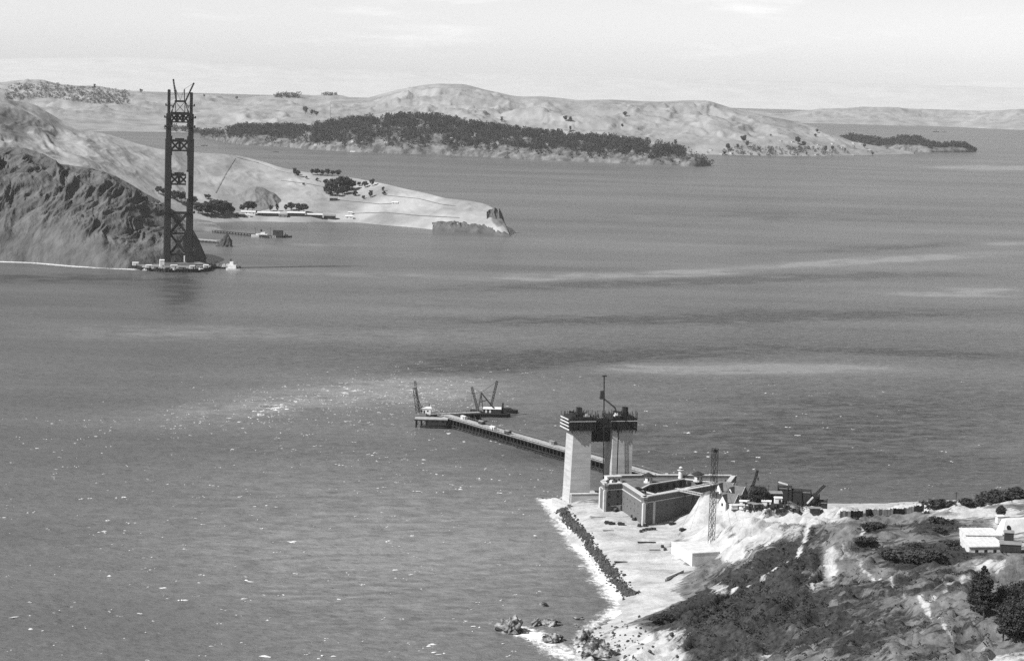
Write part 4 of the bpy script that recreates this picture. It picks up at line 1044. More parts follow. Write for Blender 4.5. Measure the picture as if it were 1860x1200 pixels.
# chimneys, stair houses and gun platforms on the roof walk
rr = random.Random(9)
for k in range(34):
    f = rr.random(); a, b = [(FC, FD), (FJ, FI), (FE, FHh), (FC, FD), (FJ, FI), (FA, FC)][k % 6]; d = (b - a).normalized(); nn = Vector((-d.y, d.x))
    q = L2(a + (b - a) * (.15 + .7 * f) + nn * rr.uniform(3.2, 5.4), ZF - 1.62)
    MB().box((q[0], q[1], q[2]), (rr.uniform(1.0, 3), rr.uniform(1.0, 2.4), rr.uniform(.8, 2.8)), math.atan2(d.y, d.x)).build('chimney' if k % 2 else 'stair_house', M[rr.choice(['pale', 'brick', 'white', 'dark', 'dark', 'grey'])], fort)
def turret(px, py, r, h, lb, mt, roof):
    p = P(px, py, ZF - 1.6)
    t = empty('stair_tower', p, .3, lb, 'tower', 'small round towers on the fort roof')
    MB().cyl((0, 0, 0), r, h, 12, r * .95).build('wall', M[mt], t)
    MB().cyl((0, 0, h), r * 1.45, .5, 12).cyl((0, 0, h + .5), r * 1.3, 1.6, 12, .1).build('roof', M[roof], t)
    for k in range(6):
        a = k * math.pi / 3 + .2; MB().box((math.cos(a) * r * .97, math.sin(a) * r * .97, h * .35), (.7, .3, h * .4), a + math.pi / 2).build('window', M['glass'], t)
turret(1177, 876, 2.6, 4.0, 'white stair tower with dark cap on the left fort roof', 'white', 'dark')
turret(1267, 874, 2.7, 4.2, 'pale stair tower with dark flat cap on the far right fort roof', 'pale', 'dark')
bar_ = empty('guard_house', P(1113, 875, ZF - 1.6), .35, 'white flat-roofed guard house on the left bastion of the fort', 'building')
MB().box((0, 0, 0), (9, 4.5, 3.4)).build('wall', M['white'], bar_); MB().box((0, 0, 3.4), (9.6, 5.1, .35)).build('roof', M['pale'], bar_)
for xx in (-3, 0, 3): MB().box((xx, -2.26, 1.2), (.9, .1, 1.2)).build('window', M['glass'], bar_)
# light house on the far rampart
lh = empty('lighthouse', P(1236, 868, ZF - 1.6), .2, 'small white iron lighthouse on the far rampart of the fort', 'lighthouse')
lh.scale = (.8, .8, .68)
MB().cyl((0, 0, 0), 1.9, 7.0, 12, 1.5).build('tower', M['white'], lh)
g_ = MB().cyl((0, 0, 7.0), 2.6, .35, 12).build('gallery', M['white'], lh)
MB().cyl((0, 0, 7.35), 1.2, 1.9, 10).build('lantern', M['grey'], lh)
MB().cyl((0, 0, 9.25), 1.6, 1.2, 10, .2).build('roof', M['white'], lh)
# foot bridge from the roof to the keepers' houses
a, b = P(1228, 889.5, ZF + .3), P(1288, 902.5, ZF)
fb = empty('foot_bridge', a, 0, 'slender foot bridge from the fort roof to the bluff houses', 'bridge')
d = b - a; MB().bar((0, 0, 0), d, 1.6, .4).build('deck', M['deck'], fb)
nn = Vector((-d.y, d.x, 0)).normalized() * .75
mb = MB()
for s in (-1, 1):
    mb.bar(nn * s + Vector((0, 0, 1.2)), d + nn * s + Vector((0, 0, 1.2)), .16)
    for k in range(14): mb.bar(d * (k / 13) + nn * s, d * (k / 13) + nn * s + Vector((0, 0, 1.2)), .12)
mb.build('railing', M['pale'], fb)
for k in (1, 2, 3):
    q = d * (k / 4); mb = MB()
    for s in (-1, 1): mb.bar(q + nn * s, q + nn * s * 2.2 + Vector((0, 0, -14)), .35)
    mb.bar(q + nn, q - nn * 1.6 + Vector((0, 0, -8)), .2); mb.build('trestle_leg', M['timber'], fb)
# arched sally port building at the fort foot
sp = empty('entrance_porch', GP(1116, 927), .45, 'pale flat-roofed porch against the left fort wall', 'porch')
MB().box((0, 0, -.5), (6.4, 3, 3.4)).build('wall', M['white'], sp); MB().box((0, 0, 2.9), (7, 3.8, .4)).build('roof', M['pale'], sp); MB().box((1, -1.53, -.4), (1.4, .12, 2.4)).build('door', M['dark'], sp)
# ------------------------------------------------------------------ building site round the fort
hb = GP(1292, 985); ht = AT(1299, 814, hb.y)
hoist = empty('hoist_tower', hb, .5, 'tall slender lattice hoist tower standing by the white concrete block', 'hoist tower')
d = ht - hb; c_, s_ = math.cos(.5), math.sin(.5); top = Vector((d.x * c_ + d.y * s_, -d.x * s_ + d.y * c_, d.z)); Wd = 2.5
cs = [Vector((sx * Wd / 2, sy * Wd / 2, 0)) for sx, sy in ((-1, -1), (1, -1), (1, 1), (-1, 1))]
for c in cs: MB().bar(c + Vector((0, 0, -1)), c + top, .18).build('leg', M['timber'], hoist)
NP = 12
for i in range(4):
    mb = MB(); a, b = cs[i], cs[(i + 1) % 4]
    for k in range(NP):
        p, q = top * (k / NP), top * ((k + 1) / NP)
        mb.bar(a + p, b + q, .1); mb.bar(b + p, a + q, .1); mb.bar(a + q, b + q, .12)
    mb.build('lacing', M['timber'], hoist)
p = top * .96; MB().box((p.x, p.y, p.z), (2.1, 2.1, 1.4)).build('skip', M['dark'], hoist)
mb = MB()
for gx_, gy_ in ((22, 4), (-16, 8), (4, -16), (2, 24)): mb.bar(top * .98, (gx_, gy_, 2), .07)
mb.build('guy_line', M['steel'], hoist)
for f in (.42, .62): p = top * f; MB().box((p.x + .3, p.y, p.z), (3.6, 3.4, .3)).build('landing', M['deck'], hoist)

# concrete anchorage block
ZB = 11.8
cb_ = [P(a, b, ZB) for a, b in ((1220, 983), (1257.5, 1004), (1306, 1001), (1281, 982))]
c0 = sum((Vector((p.x, p.y, 0)) for p in cb_), Vector()) / 4
t = empty('concrete_block', (c0.x, c0.y, 3.0), 0, 'large bright white concrete block below the bare bluff', 'concrete block')
pl4 = [(p.x - c0.x, p.y - c0.y) for p in cb_]
MB().prism(pl4, -1, ZB - 3.0 - .5).build('body', M['white'], t)
MB().prism([(x * 1.012, y * 1.012) for x, y in pl4], ZB - 3.5, ZB - 3.0).build('top_slab', M['white'], t)
wl = [P(a, b, 6.6) for a, b in ((1209, 1048), (1241, 1034.5))]
w0 = wl[0]; dd = wl[1] - wl[0]
t = empty('retaining_wall', (w0.x, w0.y, 3.5), math.atan2(dd.y, dd.x), 'low concrete retaining wall before the white block', 'wall')
MB().box((dd.length / 2, 0, -1), (dd.length, .8, 4)).build('wall', M['concrete'], t)
MB().box((-.2, 5, -1), (.8, 10, 3.4)).build('return_wall', M['concrete'], t)
MB().box((dd.length / 2, 0, 3.0), (dd.length + .2, 1.1, .2)).build('coping', M['pale'], t)
sw = [P(a, b, 5) for a, b in ((1006, 905), (1034, 916))]; dd = sw[1] - sw[0]
t = empty('sea_wall', (sw[0].x, sw[0].y, 0), math.atan2(dd.y, dd.x), 'pale sea wall stub at the shore tip below the pylon', 'wall')
MB().box((dd.length / 2, 0, -2), (dd.length, 2.4, 7)).build('wall', M['concrete'], t); MB().box((dd.length / 2, 0, 5), (dd.length + .3, 2.9, .35)).build('coping', M['pale'], t)

# keepers' houses
def house(name, loc, rz, w_, l_, h, rise, label, wall='pale', roof='slate', wing=True, cat='house', group=None, chim=True, win=True):
    """main ridge along local x, gable end at +x"""
    t = empty(name, loc, rz, label, cat, group)
    mb = MB().box((0, 0, -1.5), (l_, w_, h + 1.5))
    mb.raw([(l_ / 2, -w_ / 2, h), (l_ / 2, w_ / 2, h), (l_ / 2, 0, h + rise * .96), (-l_ / 2, -w_ / 2, h), (-l_ / 2, w_ / 2, h), (-l_ / 2, 0, h + rise * .96)], [[0, 1, 2], [4, 3, 5]])
    mb.build('wall', M[wall], t)
    r = MB(); ov = .5
    for s in (-1, 1):
        a, b = Vector((-l_ / 2 - ov, 0, h + rise + .1)), Vector((l_ / 2 + ov, 0, h + rise + .1))
        k = (w_ / 2 + ov) / (w_ / 2); c = Vector((l_ / 2 + ov, s * w_ / 2 * k, h + rise - rise * k + .1)); e = Vector((-l_ / 2 - ov, s * w_ / 2 * k, h + rise - rise * k + .1)); u = Vector((0, 0, .22))
        r.raw([a, b, c, e, a + u, b + u, c + u, e + u], [[3, 2, 1, 0], [4, 5, 6, 7], [0, 1, 5, 4], [1, 2, 6, 5], [2, 3, 7, 6], [3, 0, 4, 7]])
    ro = r.build('roof', M[roof], t)
    if chim: MB().box((-l_ * .15, .6, h + rise * .6), (.9, .9, rise * .4 + 1.6)).build('chimney', M['brick'], ro)
    if win:
        for yy in (-w_ * .25, w_ * .25): MB().box((l_ / 2 + .02, yy, 1.2), (.12, 1.0, 1.6)).build('window', M['glass'], t)
        MB().box((l_ / 2 + .02, 0, h + .3), (.12, 1.1, 1.4)).build('window', M['glass'], t)
        bb = MB()
        for s in (-1, 1): bb.bar((l_ / 2 + .56, s * (w_ / 2 + .5), h - .3), (l_ / 2 + .56, 0, h + rise + .25), .12, .5)
        bb.build('barge_board', M['white'], t)
    if wing:
        for sd in (-1,):
            for xo in (-l_ * .2,):
                ww, wr = w_ * .62, rise * .9
                g = MB().box((xo, sd * (w_ / 2 + 1), -1.5), (ww, 2.2, h + 1.5))
                g.raw([(xo - ww / 2, sd * (w_ / 2 + 2.1), h), (xo + ww / 2, sd * (w_ / 2 + 2.1), h), (xo, sd * (w_ / 2 + 2.1), h + wr * .95)], [[0, 1, 2]])
                g.build('wing_wall', M['white'], t)
                q = MB(); k = 1.14
                for s in (-1, 1):
                    y0, y1 = sd * (w_ / 2 + 2.5), 0.0
                    a, b = Vector((xo, y0, h + wr + .1)), Vector((xo, y1, h + wr + .1)); c = Vector((xo + s * ww / 2 * k, y1, h + wr - wr * k + .1)); e = Vector((xo + s * ww / 2 * k, y0, h + wr - wr * k + .1)); u = Vector((0, 0, .2))
                    q.raw([a, b, c, e, a + u, b + u, c + u, e + u], [[0, 1, 2, 3], [7, 6, 5, 4], [4, 5, 1, 0], [5, 6, 2, 1], [6, 7, 3, 2], [7, 4, 0, 3]])
                q.build('wing_roof', M[roof], t)
                MB().box((xo, sd * (w_ / 2 + 2.13), 1), (1.1, .1, 1.6)).build('window', M['glass'], t)
    return t
for px, py, rz, lb in ((1326, 920, -.62, 'steep-gabled keeper house nearest the lattice hoist tower'), (1339, 906, -.62, 'steep-gabled keeper house just beyond the nearest one'), (1318, 899, -.62, 'steep-gabled keeper house farthest left by the fort foot bridge')):
    p = P(px, py, 20.3); house('keeper_house', p, rz, 7.0, 9.0, 3.4, 4.0, lb, 'grey', 'slate', True, 'house', 'keeper houses on the bluff')
# small sheds and clutter round the houses
rs = random.Random(21)
CL = [(1352, 918, 5, 3, 2.4, 'white', 'white shed below the keeper houses'), (1366, 921, 4, 3, 2, 'dark', 'dark shed under the round tree'), (1404, 911, 9, 5, 4.5, 'dark', 'dark flat shed between the round tree and the timber bins'), (1413, 914, 4, 3, 3, 'white', 'white hut at the end of the dark flat shed'), (1392, 918, 5, 3, 2, 'pale', 'pale hut right of the round tree'), (1336, 926, 6, 3.4, 2.2, 'pale', 'pale lean-to in front of the keeper houses'), (1375, 925, 5, 2.6, 1.8, 'grey', 'grey hut on the bare edge of the bluff'), (1480, 934, 5, 3.2, 2.6, 'dark', 'dark truck shed on the bright road before the timber bins')]
for px, py, a, b, h, mt, lb in CL:
    shed(GP(px, py), a, b, h, mt, lb, rs.uniform(-.3, .4), group='sheds on the bluff')
# yard derrick
yb = GP(1361, 908)
yd = empty('yard_derrick', yb, 0, 'dark derrick crane leaning up beside the round tree', 'derrick')
lattice(MB(), (0, 0, 0), rel(yb, 1376, 854), 1.1, 9, .3).build('boom', M['steel'], yd)
MB().bar((-2.5, 0, 0), rel(yb, 1365, 880), .4).bar((2.5, 2, 0), rel(yb, 1365, 880), .4).build('mast', M['steel'], yd)
MB().bar(rel(yb, 1365, 880), rel(yb, 1376, 854), .14).bar(rel(yb, 1376, 854), rel(yb, 1377, 873), .16).build('cable', M['steel'], yd)
q = rel(yb, 1377, 872); MB().box((q[0], q[1], q[2]), (.8, .8, 1.4)).build('hook_block', M['dark'], yd)
# timber bins
bb_ = P(1462, 905, 20); bb_.z = 0; bb_.y += 12
tbn = empty('timber_bins', (bb_.x, bb_.y, 6), -.12, 'big black stepped timber bins at the shore behind the bright road', 'bins')
for k, (x, wd, h) in enumerate(((-10.4, 8, 18.5), (-3.6, 5.6, 17), (2.2, 6, 16.8), (7.6, 4.8, 14), (12.2, 4.4, 11.2))):
    MB().box((x, 0, -6), (wd - .05, 9, h + 6)).build('bin', M['timber'], tbn)
    MB().box((x, -4.6, h - .7), (wd, .3, .5)).build('rim_board', M['grey' if k != 1 else 'timber'], tbn)
mb = MB()
for x, h in ((-14.2, 23), (-8.6, 21), (-6.4, 20), (-.6, 18.4), (4.6, 18), (9.6, 16), (14.2, 13.5)): mb.box((x, -4.9, -6), (.45, .45, h + 6))
for x in (-12, -10, -5, -2, 1, 3, 6, 8): mb.bar((x, -4.8, 2), (x + 2.4, -4.8, 11), .3)
mb.build('post', M['timber'], tbn)
MB().bar((-14.2, -4.9, 21.8), (-8.6, -4.9, 20.4), .5, .8).build('awning_rail', M['white'], tbn)
cv = empty('conveyor_boom', (bb_.x, bb_.y, 3), -.12, 'slanting conveyor boom rising over the black timber bins', 'conveyor')
def lb_(px, py, dy=-7.0):
    p = AT(px, py, bb_.y + dy) - Vector((bb_.x, bb_.y, 3)); c, s = math.cos(-.12), math.sin(-.12)
    return (p.x * c + p.y * s, -p.x * s + p.y * c, p.z)
MB().bar(lb_(1466, 914), lb_(1477, 902), .8).build('lower_belt', M['white'], cv)
lattice(MB(), lb_(1477, 902), lb_(1498, 881), 1.2, 6, .3).build('upper_boom', M['steel'], cv)
q = lb_(1480, 899); MB().box((q[0], q[1], q[2] - .8), (2, 1.6, 2)).build('drive_house', M['dark'], cv)
# scrap heaps of timber by the bins
for px, py, lb in ((1385, 926, 'dark heap of loose timber below the dark flat shed'), (1400, 930, 'dark heap of loose timber on the bare bluff edge'), (1450, 925, 'heap of broken timber at the foot of the black bins')):
    o_ = MB(); r2 = random.Random(px)
    for k in range(60):
        a = Vector((r2.uniform(-6, 6), r2.uniform(-2.5, 2.5), r2.uniform(0, 1.4))); dv = Vector((r2.uniform(-2, 2), r2.uniform(-1, 1), r2.uniform(-.4, .8))); o_.bar(a, a + dv, .25, .18)
    o = o_.build('timber_heap', M['timber']); o.location = GP(px, py); tag(o, lb, 'timber heap', 'heaps of timber on the bluff')

# stacks of timber, drums and poles round the work site
CLUT = [(1250, 912), (1262, 903), (1348, 926), (1358, 916), (1372, 929), (1388, 913), (1398, 922), (1412, 924), (1420, 930), (1432, 927), (1445, 931), (1346, 908), (1368, 914), (1383, 920), (1425, 917), (1408, 931), (1394, 932), (1362, 931)]
rc = random.Random(77)
for px, py in CLUT:
    mb = MB()
    for j in range(rc.randint(4, 8)): mb.box((rc.uniform(-2, 2), rc.uniform(-1.2, 1.2), 0), (rc.uniform(.8, 3.4), rc.uniform(.5, 1.2), rc.uniform(.5, 1.9)), rc.uniform(0, 3))
    o = mb.build('supply_pile', M[rc.choice(['timber', 'timber', 'dark', 'pale'])]); o.location = GP(px, py); tag(o, 'small pile of supplies among the sheds behind the bare bluff edge', 'supply pile', 'supply piles round the work site')
for k, (px, py, h) in enumerate(((1354, 914, 11), (1395, 914, 10), (1432, 922, 9), (1308, 912, 10), (1249, 930, 9))):
    b = GP(px, py); t = empty('site_pole', b, .4, ['pole beside the keeper houses', 'pole between the round tree and the black bins', 'pole before the left end of the black bins', 'pole beside the lattice hoist on the bare mound', 'pole on the bare mound near the black fort wall'][k], 'pole', 'poles on the work site')
    t['label'] = 'thin ' + t['label']
    MB().cyl((0, 0, -.5), .18, h + .5, 6, .12).build('shaft', M['timber'], t); MB().box((0, 0, h - .7), (1.7, .14, .16)).build('crossarm', M['timber'], t)

# cars
def make_car():
    t = empty('parked_car', (0, 0, 0))
    body = MB().box((0, 0, .45), (4.2, 1.6, .6)).box((1.25, 0, 1.0), (1.5, 1.1, .35), 0, .9)
    body.build('body', M['dark'], t)
    MB().box((-.6, 0, 1.02), (2.3, 1.5, .8), 0, .88).build('cabin', M['dark'], t)
    MB().box((-.6, 0, 1.83), (1.95, 1.3, .08)).build('roof', M['grey'], t)
    for x in (-1.35, 1.4):
        for s in (-1, 1):
            mb = MB(); n_ = 10; V = []
            for yy in (-.12, .12):
                V += [(x + .42 * math.cos(2 * math.pi * k / n_), s * .8 + yy, .42 + .42 * math.sin(2 * math.pi * k / n_)) for k in range(n_)]
            mb.raw(V, [[k, (k + 1) % n_, n_ + (k + 1) % n_, n_ + k] for k in range(n_)] + [list(range(n_ - 1, -1, -1)), list(range(n_, 2 * n_))]).build('wheel', M['dark'], t)
            if x > 0: MB().cyl((2.1, s * .55, .95), .16, .2, 8).build('headlight', M['pale'], t)
    for s in (-1, 1): MB().box((.1, s * .9, .38), (2.4, .25, .1)).build('running_board', M['dark'], t)
    return t
car0 = make_car(); first = True
CARS = [(1104, 951, .1, 'leftmost dark car of the row parked before the fort'), (1111, 953, .15, 'second dark car from the left before the fort'), (1128, 954, .1, 'dark car parked alone left of the fort corner'), (1161, 956, 1.4, 'dark car parked nose-in left of the near fort corner'), (1171, 956, 1.5, 'dark car parked nose-in right under the near fort corner'), (1221, 954, .3, 'dark car parked by the black fort wall and bare mound'), (1135, 928, 1.2, 'dark car close against the fort wall by the porch'), (1149, 939, 1.3, 'dark car close under the middle of the sunny fort wall'), (1152, 945, 1.2, 'dark car behind the one under the sunny fort wall'), (1119, 929, .9, 'dark car in front of the pale porch'), (1240, 1004 - 40, .5, 'dark car on the bare ground above the white block')]
for px, py, rz, lb in CARS:
    c = car0 if first else copy_tree(car0); first = False
    c.location = GP(px, py); c.rotation_euler.z = rz; tag(c, lb, 'car', 'cars parked by the fort')
# barrels and crates in a row
for k, (px, py) in enumerate(((1164, 967), (1169, 965), (1174, 963.5), (1179, 963), (1184, 962.5), (1189, 962.5), (1203, 995), (1208, 1000))):
    o = MB().cyl((0, 0, 0), .8, .7, 10, .95).cyl((0, 0, .7), .95, .7, 10, .8).build('barrel', M['dark']); o.location = GP(px, py)
    tag(o, 'dark barrel in the row on the bare ground before the fort' if k < 6 else 'dark barrel by itself left of the white block', 'barrel', 'barrels on the yard')
# board marks: plank stacks on the flat
for k, (px, py, a, L) in enumerate(((1085, 940, -.2, 9), (1128, 1022, .02, 7), (1190, 1000, .2, 6), (1175, 986, .1, 10), (1105, 965, -.1, 6))):
    mb = MB()
    for j in range(4): mb.box((0, j * .5, .02), (L, .4, .35 + .1 * (j % 2)))
    o = mb.build('plank_stack', M['timber' if k % 2 else 'grey']); o.location = GP(px, py); o.rotation_euler.z = a
    tag(o, ['grey planks lying at the top of the riprap', 'dark planks lying midway along the riprap', 'grey planks left of the white block', 'long dark planks right of the barrel row', 'grey planks between the parked cars and the riprap'][k], 'planks', 'plank stacks on the yard')
# poles
for px, py0, py1, lb in ((1736, 921, 893, 'thin pole on the bluff edge above the beach'), (1838, 912, 887, 'thin pole on the dark ridge at the right edge')):
    b = GP(px, py0); o = empty('pole', b, 0, lb, 'pole')
    h = AT(px, py1, b.y).z - b.z; MB().cyl((0, 0, -.5), .22, h + .5, 8, .14).build('shaft', M['timber'], o); MB().box((0, 0, h - .8), (1.8, .16, .18)).build('crossarm', M['timber'], o)

# board fence along the bluff edge
fpts = [GP(a, b) for a, b in ((1526, 940), (1545, 939.5), (1562, 938), (1582, 937.5), (1602, 936), (1622, 935), (1642, 933.5), (1660, 932), (1678, 930))]
fr_ = empty('board_fence', fpts[0], 0, 'long dark board fence along the bluff edge above the beach', 'fence')
rs = random.Random(4)
for k in range(len(fpts) - 1):
    a, b = fpts[k] - fpts[0], fpts[k + 1] - fpts[0]
    for j in range(4):
        if k == 2 and j == 1: continue
        p = a + (b - a) * (j / 4); q = a + (b - a) * ((j + .97) / 4)
        h = 3.3 + rs.uniform(-.3, .3)
        MB().bar(p + Vector((0, 0, h / 2 - .4)), q + Vector((0, 0, h / 2 - .4)), .15, h).build('board_panel', M[rs.choice(['timber', 'dark', 'fencegrey', 'fencegrey'])] if 'fencegrey' in M else M['timber'], fr_)
        MB().box((p.x, p.y, p.z - 1), (.2, .2, h + 1)).build('post', M['timber'], fr_)

# white sheds on the bluff
def flatshed(corners, hh, label, wall='white', roof='white'):
    g0 = GP((corners[0][0] + corners[2][0]) / 2, (corners[0][1] + corners[2][1]) / 2 + 10); zt = g0.z + hh
    q = [P(a, b, zt) for a, b in corners]; c0 = sum(q, Vector()) / 4; zg = G(c0.x, c0.y)
    t = empty('white_shed', (c0.x, c0.y, zg), 0, label, 'shed', 'white sheds on the bluff')
    pl_ = [(p.x - c0.x, p.y - c0.y) for p in q]
    MB().prism(pl_, -2.5, zt - zg - .4).build('wall', M[wall], t)
    MB().prism([(x * 1.04, y * 1.04) for x, y in pl_], zt - zg - .4, zt - zg).build('roof', M[roof], t)
    for k in range(7):
        f = (k + .5) / 7; e0 = Vector(pl_[0]).lerp(Vector(pl_[1]), f); e1 = Vector(pl_[3]).lerp(Vector(pl_[2]), f)
        MB().bar((e0.x * 1.03, e0.y * 1.03, zt - zg + .08), (e1.x * 1.03, e1.y * 1.03, zt - zg + .08), .18, .16).build('roof_seam', M['pale'], t)
    a, b = Vector(pl_[3]), Vector(pl_[2]); d = (b - a)
    n_ = Vector((d.y, -d.x)).normalized()
    for f in (.2, .45, .7):
        p = a + d * f + n_ * .03; MB().box((p.x, p.y, .4), (1.4, .12, 1.5), math.atan2(d.y, d.x)).build('window', M['glass'], t)
flatshed([(1744, 974), (1806, 975), (1827, 991), (1761, 992)], 3.2, 'nearer white flat-roofed shed on the bluff top')
flatshed([(1743, 958), (1801, 958), (1820, 971.5), (1755, 970.5)], 2.8, 'farther white flat-roofed shed on the bluff top')
for px, py, a, b, h, lb in ((1832, 985, 4, 4, 4.5, 'narrow dark hut right of the nearer white shed'), (1835, 1001, 9, 5, 3.4, 'dark open-fronted shed at the right edge below the white sheds')):
    shed(GP(px, py), a, b, h, 'dark', lb, -.1, group='dark sheds on the bluff')
# concrete battery portal
pt = GP(1840, 966); bt = empty('battery_portal', pt, .25, 'white sloping concrete battery front with a dark round opening', 'bunker')
V = [(-6, -1, -1), (10, -1, -1), (10, 6, -1), (-6, 6, -1), (-3, 2.2, 5.2), (8, 2.2, 5.6), (8, 6, 5.6), (-3, 6, 5.2)]
MB().raw(V, [[3, 2, 1, 0], [4, 5, 6, 7], [0, 1, 5, 4], [1, 2, 6, 5], [2, 3, 7, 6], [3, 0, 4, 7]]).build('wall', M['white'], bt)
mb = MB(); n_ = 18; V = []
for dy in (0, .5):
    for k in range(n_):
        a = 2 * math.pi * k / n_; zz = 1.7 + 1.3 * math.sin(a); V.append((-2 + 1.1 * math.cos(a), -1 + 3.2 * (zz + 1) / 6.2 - .18 + dy, zz))
mb.raw(V, [list(range(n_)), list(range(2 * n_ - 1, n_ - 1, -1))] + [[k, n_ + k, n_ + (k + 1) % n_, (k + 1) % n_] for k in range(n_)]).build('opening', M['glass'], bt)
hut = shed(GP(1815, 950), 3, 3, 3.6, 'white', 'small white sentry hut by the battery portal', .2, group='huts by the battery')

# ------------------------------------------------------------------ rocks
def rock_mesh(name, r, seed, mt, sub=3, sq=(1, 1, 1)):
    bm = bmesh.new(); bmesh.ops.create_icosphere(bm, subdivisions=sub, radius=1.0)
    co = np.array([v.co for v in bm.verts])
    f = 1 + .42 * fbm(co[:, 0] * 1.3 + seed, co[:, 1] * 1.3 + co[:, 2] * 1.7, 5, seed, .6) + .25 * (np.abs(pn(co[:, 0] * 2.2 + seed, co[:, 2] * 2.2, seed + 3)) - .3)
    for v, k in zip(bm.verts, f): v.co = Vector((v.co.x * sq[0], v.co.y * sq[1], v.co.z * sq[2])) * float(k) * r
    me = bpy.data.meshes.new(name); bm.to_mesh(me); bm.free(); me.materials.append(mt); return me
ROCKS = [(928, 1147, 7.0, (1.0, .8, 1.0), 'rock', 'largest sea rock, farthest out in the surf at the bottom'), (974, 1134, 3.6, (1.1, .7, .9), 'rock', 'pointed sea rock left of its twin amid the surf'), (999, 1135, 4.0, (1.2, .8, .85), 'rock', 'pointed sea rock right of its twin amid the surf'), (1003, 1163, 5.2, (1.3, .9, .75), 'rock', 'broad pale-topped sea rock near the shore foam'), (988, 1098, 2.6, (1.4, .8, .5), 'rock', 'low awash rock off the end of the riprap'), (1050, 1124, 2.8, (1.2, .8, .5), 'rock', 'low dark rock just off the small cove'), (1047, 1136, 2.2, (1.5, .7, .4), 'rock', 'flat wet rock below the small cove'), (1062, 1166, 5.4, (.9, .9, 1.1), 'rock', 'tall black rock at the water edge of the pale slope'), (1080, 1182, 6.0, (1.1, 1, .9), 'rock', 'black rock right of the tall one on the shore'), (1100, 1196, 6.0, (1.3, 1, .8), 'rock', 'broad black rock at the bottom edge of the shore'), (1068, 1192, 3.2, (1.2, 1, .7), 'rock', 'small black rock in the foam at the bottom edge'), (1014, 1131, 1.6, (1, 1, .6), 'rock', 'tiny black rock beside the twin pointed rocks'), (980, 906, 2.0, (1.6, .8, .5), 'rock', 'small dark rock awash off the shore tip by the pylon'), (1072, 1150, 2.4, (1.6, .8, .6), 'rock', 'dark rock ledge above the tall black rock')]
for k, (px, py, r, sq, mt, lb) in enumerate(ROCKS):
    p = P(px, py, 0)
    if px > 1055: p = GP(px, py)
    r *= .8; me = rock_mesh('sea_rock', r, 100 + k, M['searock'] if 'searock' in M else M['rock'], 4, sq); o = link(bpy.data.objects.new('sea_rock', me)); o.location = (p.x, p.y, p.z + r * sq[2] * .1); o.rotation_euler.z = k * 1.3
    tag(o, lb, 'rock', 'rocks along the near shore')
ss = P(409, 448, 0)
me = rock_mesh('sea_stack', 10, 77, M['rock'], 4, (1.25, .9, 1.7))
for v in me.vertices:
    k_ = max(.12, .75 - v.co.z / 26); v.co.x = v.co.x * k_ * 1.25 + v.co.z * .15; v.co.y *= k_
o = link(bpy.data.objects.new('sea_stack', me)); o.location = (ss.x, ss.y + 4, 3); tag(o, 'dark pointed sea stack standing in the far bay', 'rock')
# boulders of the riprap and scattered shore stones
def boulders(name, pts, mt, label, seed=0):
    rng = np.random.default_rng(seed); bm = bmesh.new(); bmesh.ops.create_icosphere(bm, subdivisions=1, radius=1); bv = np.array([v.co for v in bm.verts]); bf = np.array([[v.index for v in f.verts] for f in bm.faces]); bm.free()
    V = []; F = []
    for i, (x, y, z, r) in enumerate(pts):
        v = bv * (1 + .35 * rng.uniform(-1, 1, (len(bv), 1))) * r * rng.uniform(.6, 1.3, 3); a = rng.uniform(0, 6.28); c, s = math.cos(a), math.sin(a)
        V.append(np.stack([v[:, 0] * c - v[:, 1] * s + x, v[:, 0] * s + v[:, 1] * c + y, v[:, 2] + z], 1)); F.append(bf + i * len(bv))
    o = mesh_np(name, np.concatenate(V), np.concatenate(F), mt); return tag(o, label, 'rocks', kind='stuff')
rng = np.random.default_rng(8); pts = []
line = [(1016, 921), (1036, 944), (1062, 973), (1085, 1003), (1108, 1035), (1126, 1058), (1150, 1082)]
for k in range(len(line) - 1):
    a, b = P(*line[k], 2.2), P(*line[k + 1], 2.2); m_ = int((b - a).length * 12)
    for _ in range(m_):
        q = a + (b - a) * rng.random(); nx = Vector((b.y - a.y, -(b.x - a.x), 0)).normalized(); off = rng.normal(0, 1.55)
        q = q + nx * off; pts.append((q.x, q.y, rng.uniform(-.1, .45), rng.uniform(.3, .62) * (1.9 if rng.random() < .12 else 1)))
_p = np.array(pts); _z = ground_np(_p[:, 0], _p[:, 1]); pts = [(a, b, max(.15, c + g), r) for (a, b, c, r), g in zip(pts, _z)]
boulders('riprap', pts, M['rock'], 'dark riprap boulders banked along the near shoreline', 1)
pts = []
for _ in range(170):
    px, py = rng.normal(1110, 45), rng.normal(1165, 26)
    if px < 1050 or py > 1215: continue
    q = GP(px, py); pts.append((q.x, q.y, q.z + .1, abs(rng.normal(.2, .4)) + .2))
boulders('shore_stones', pts, M['rock'], 'loose dark stones scattered over the pale shore slope', 2)
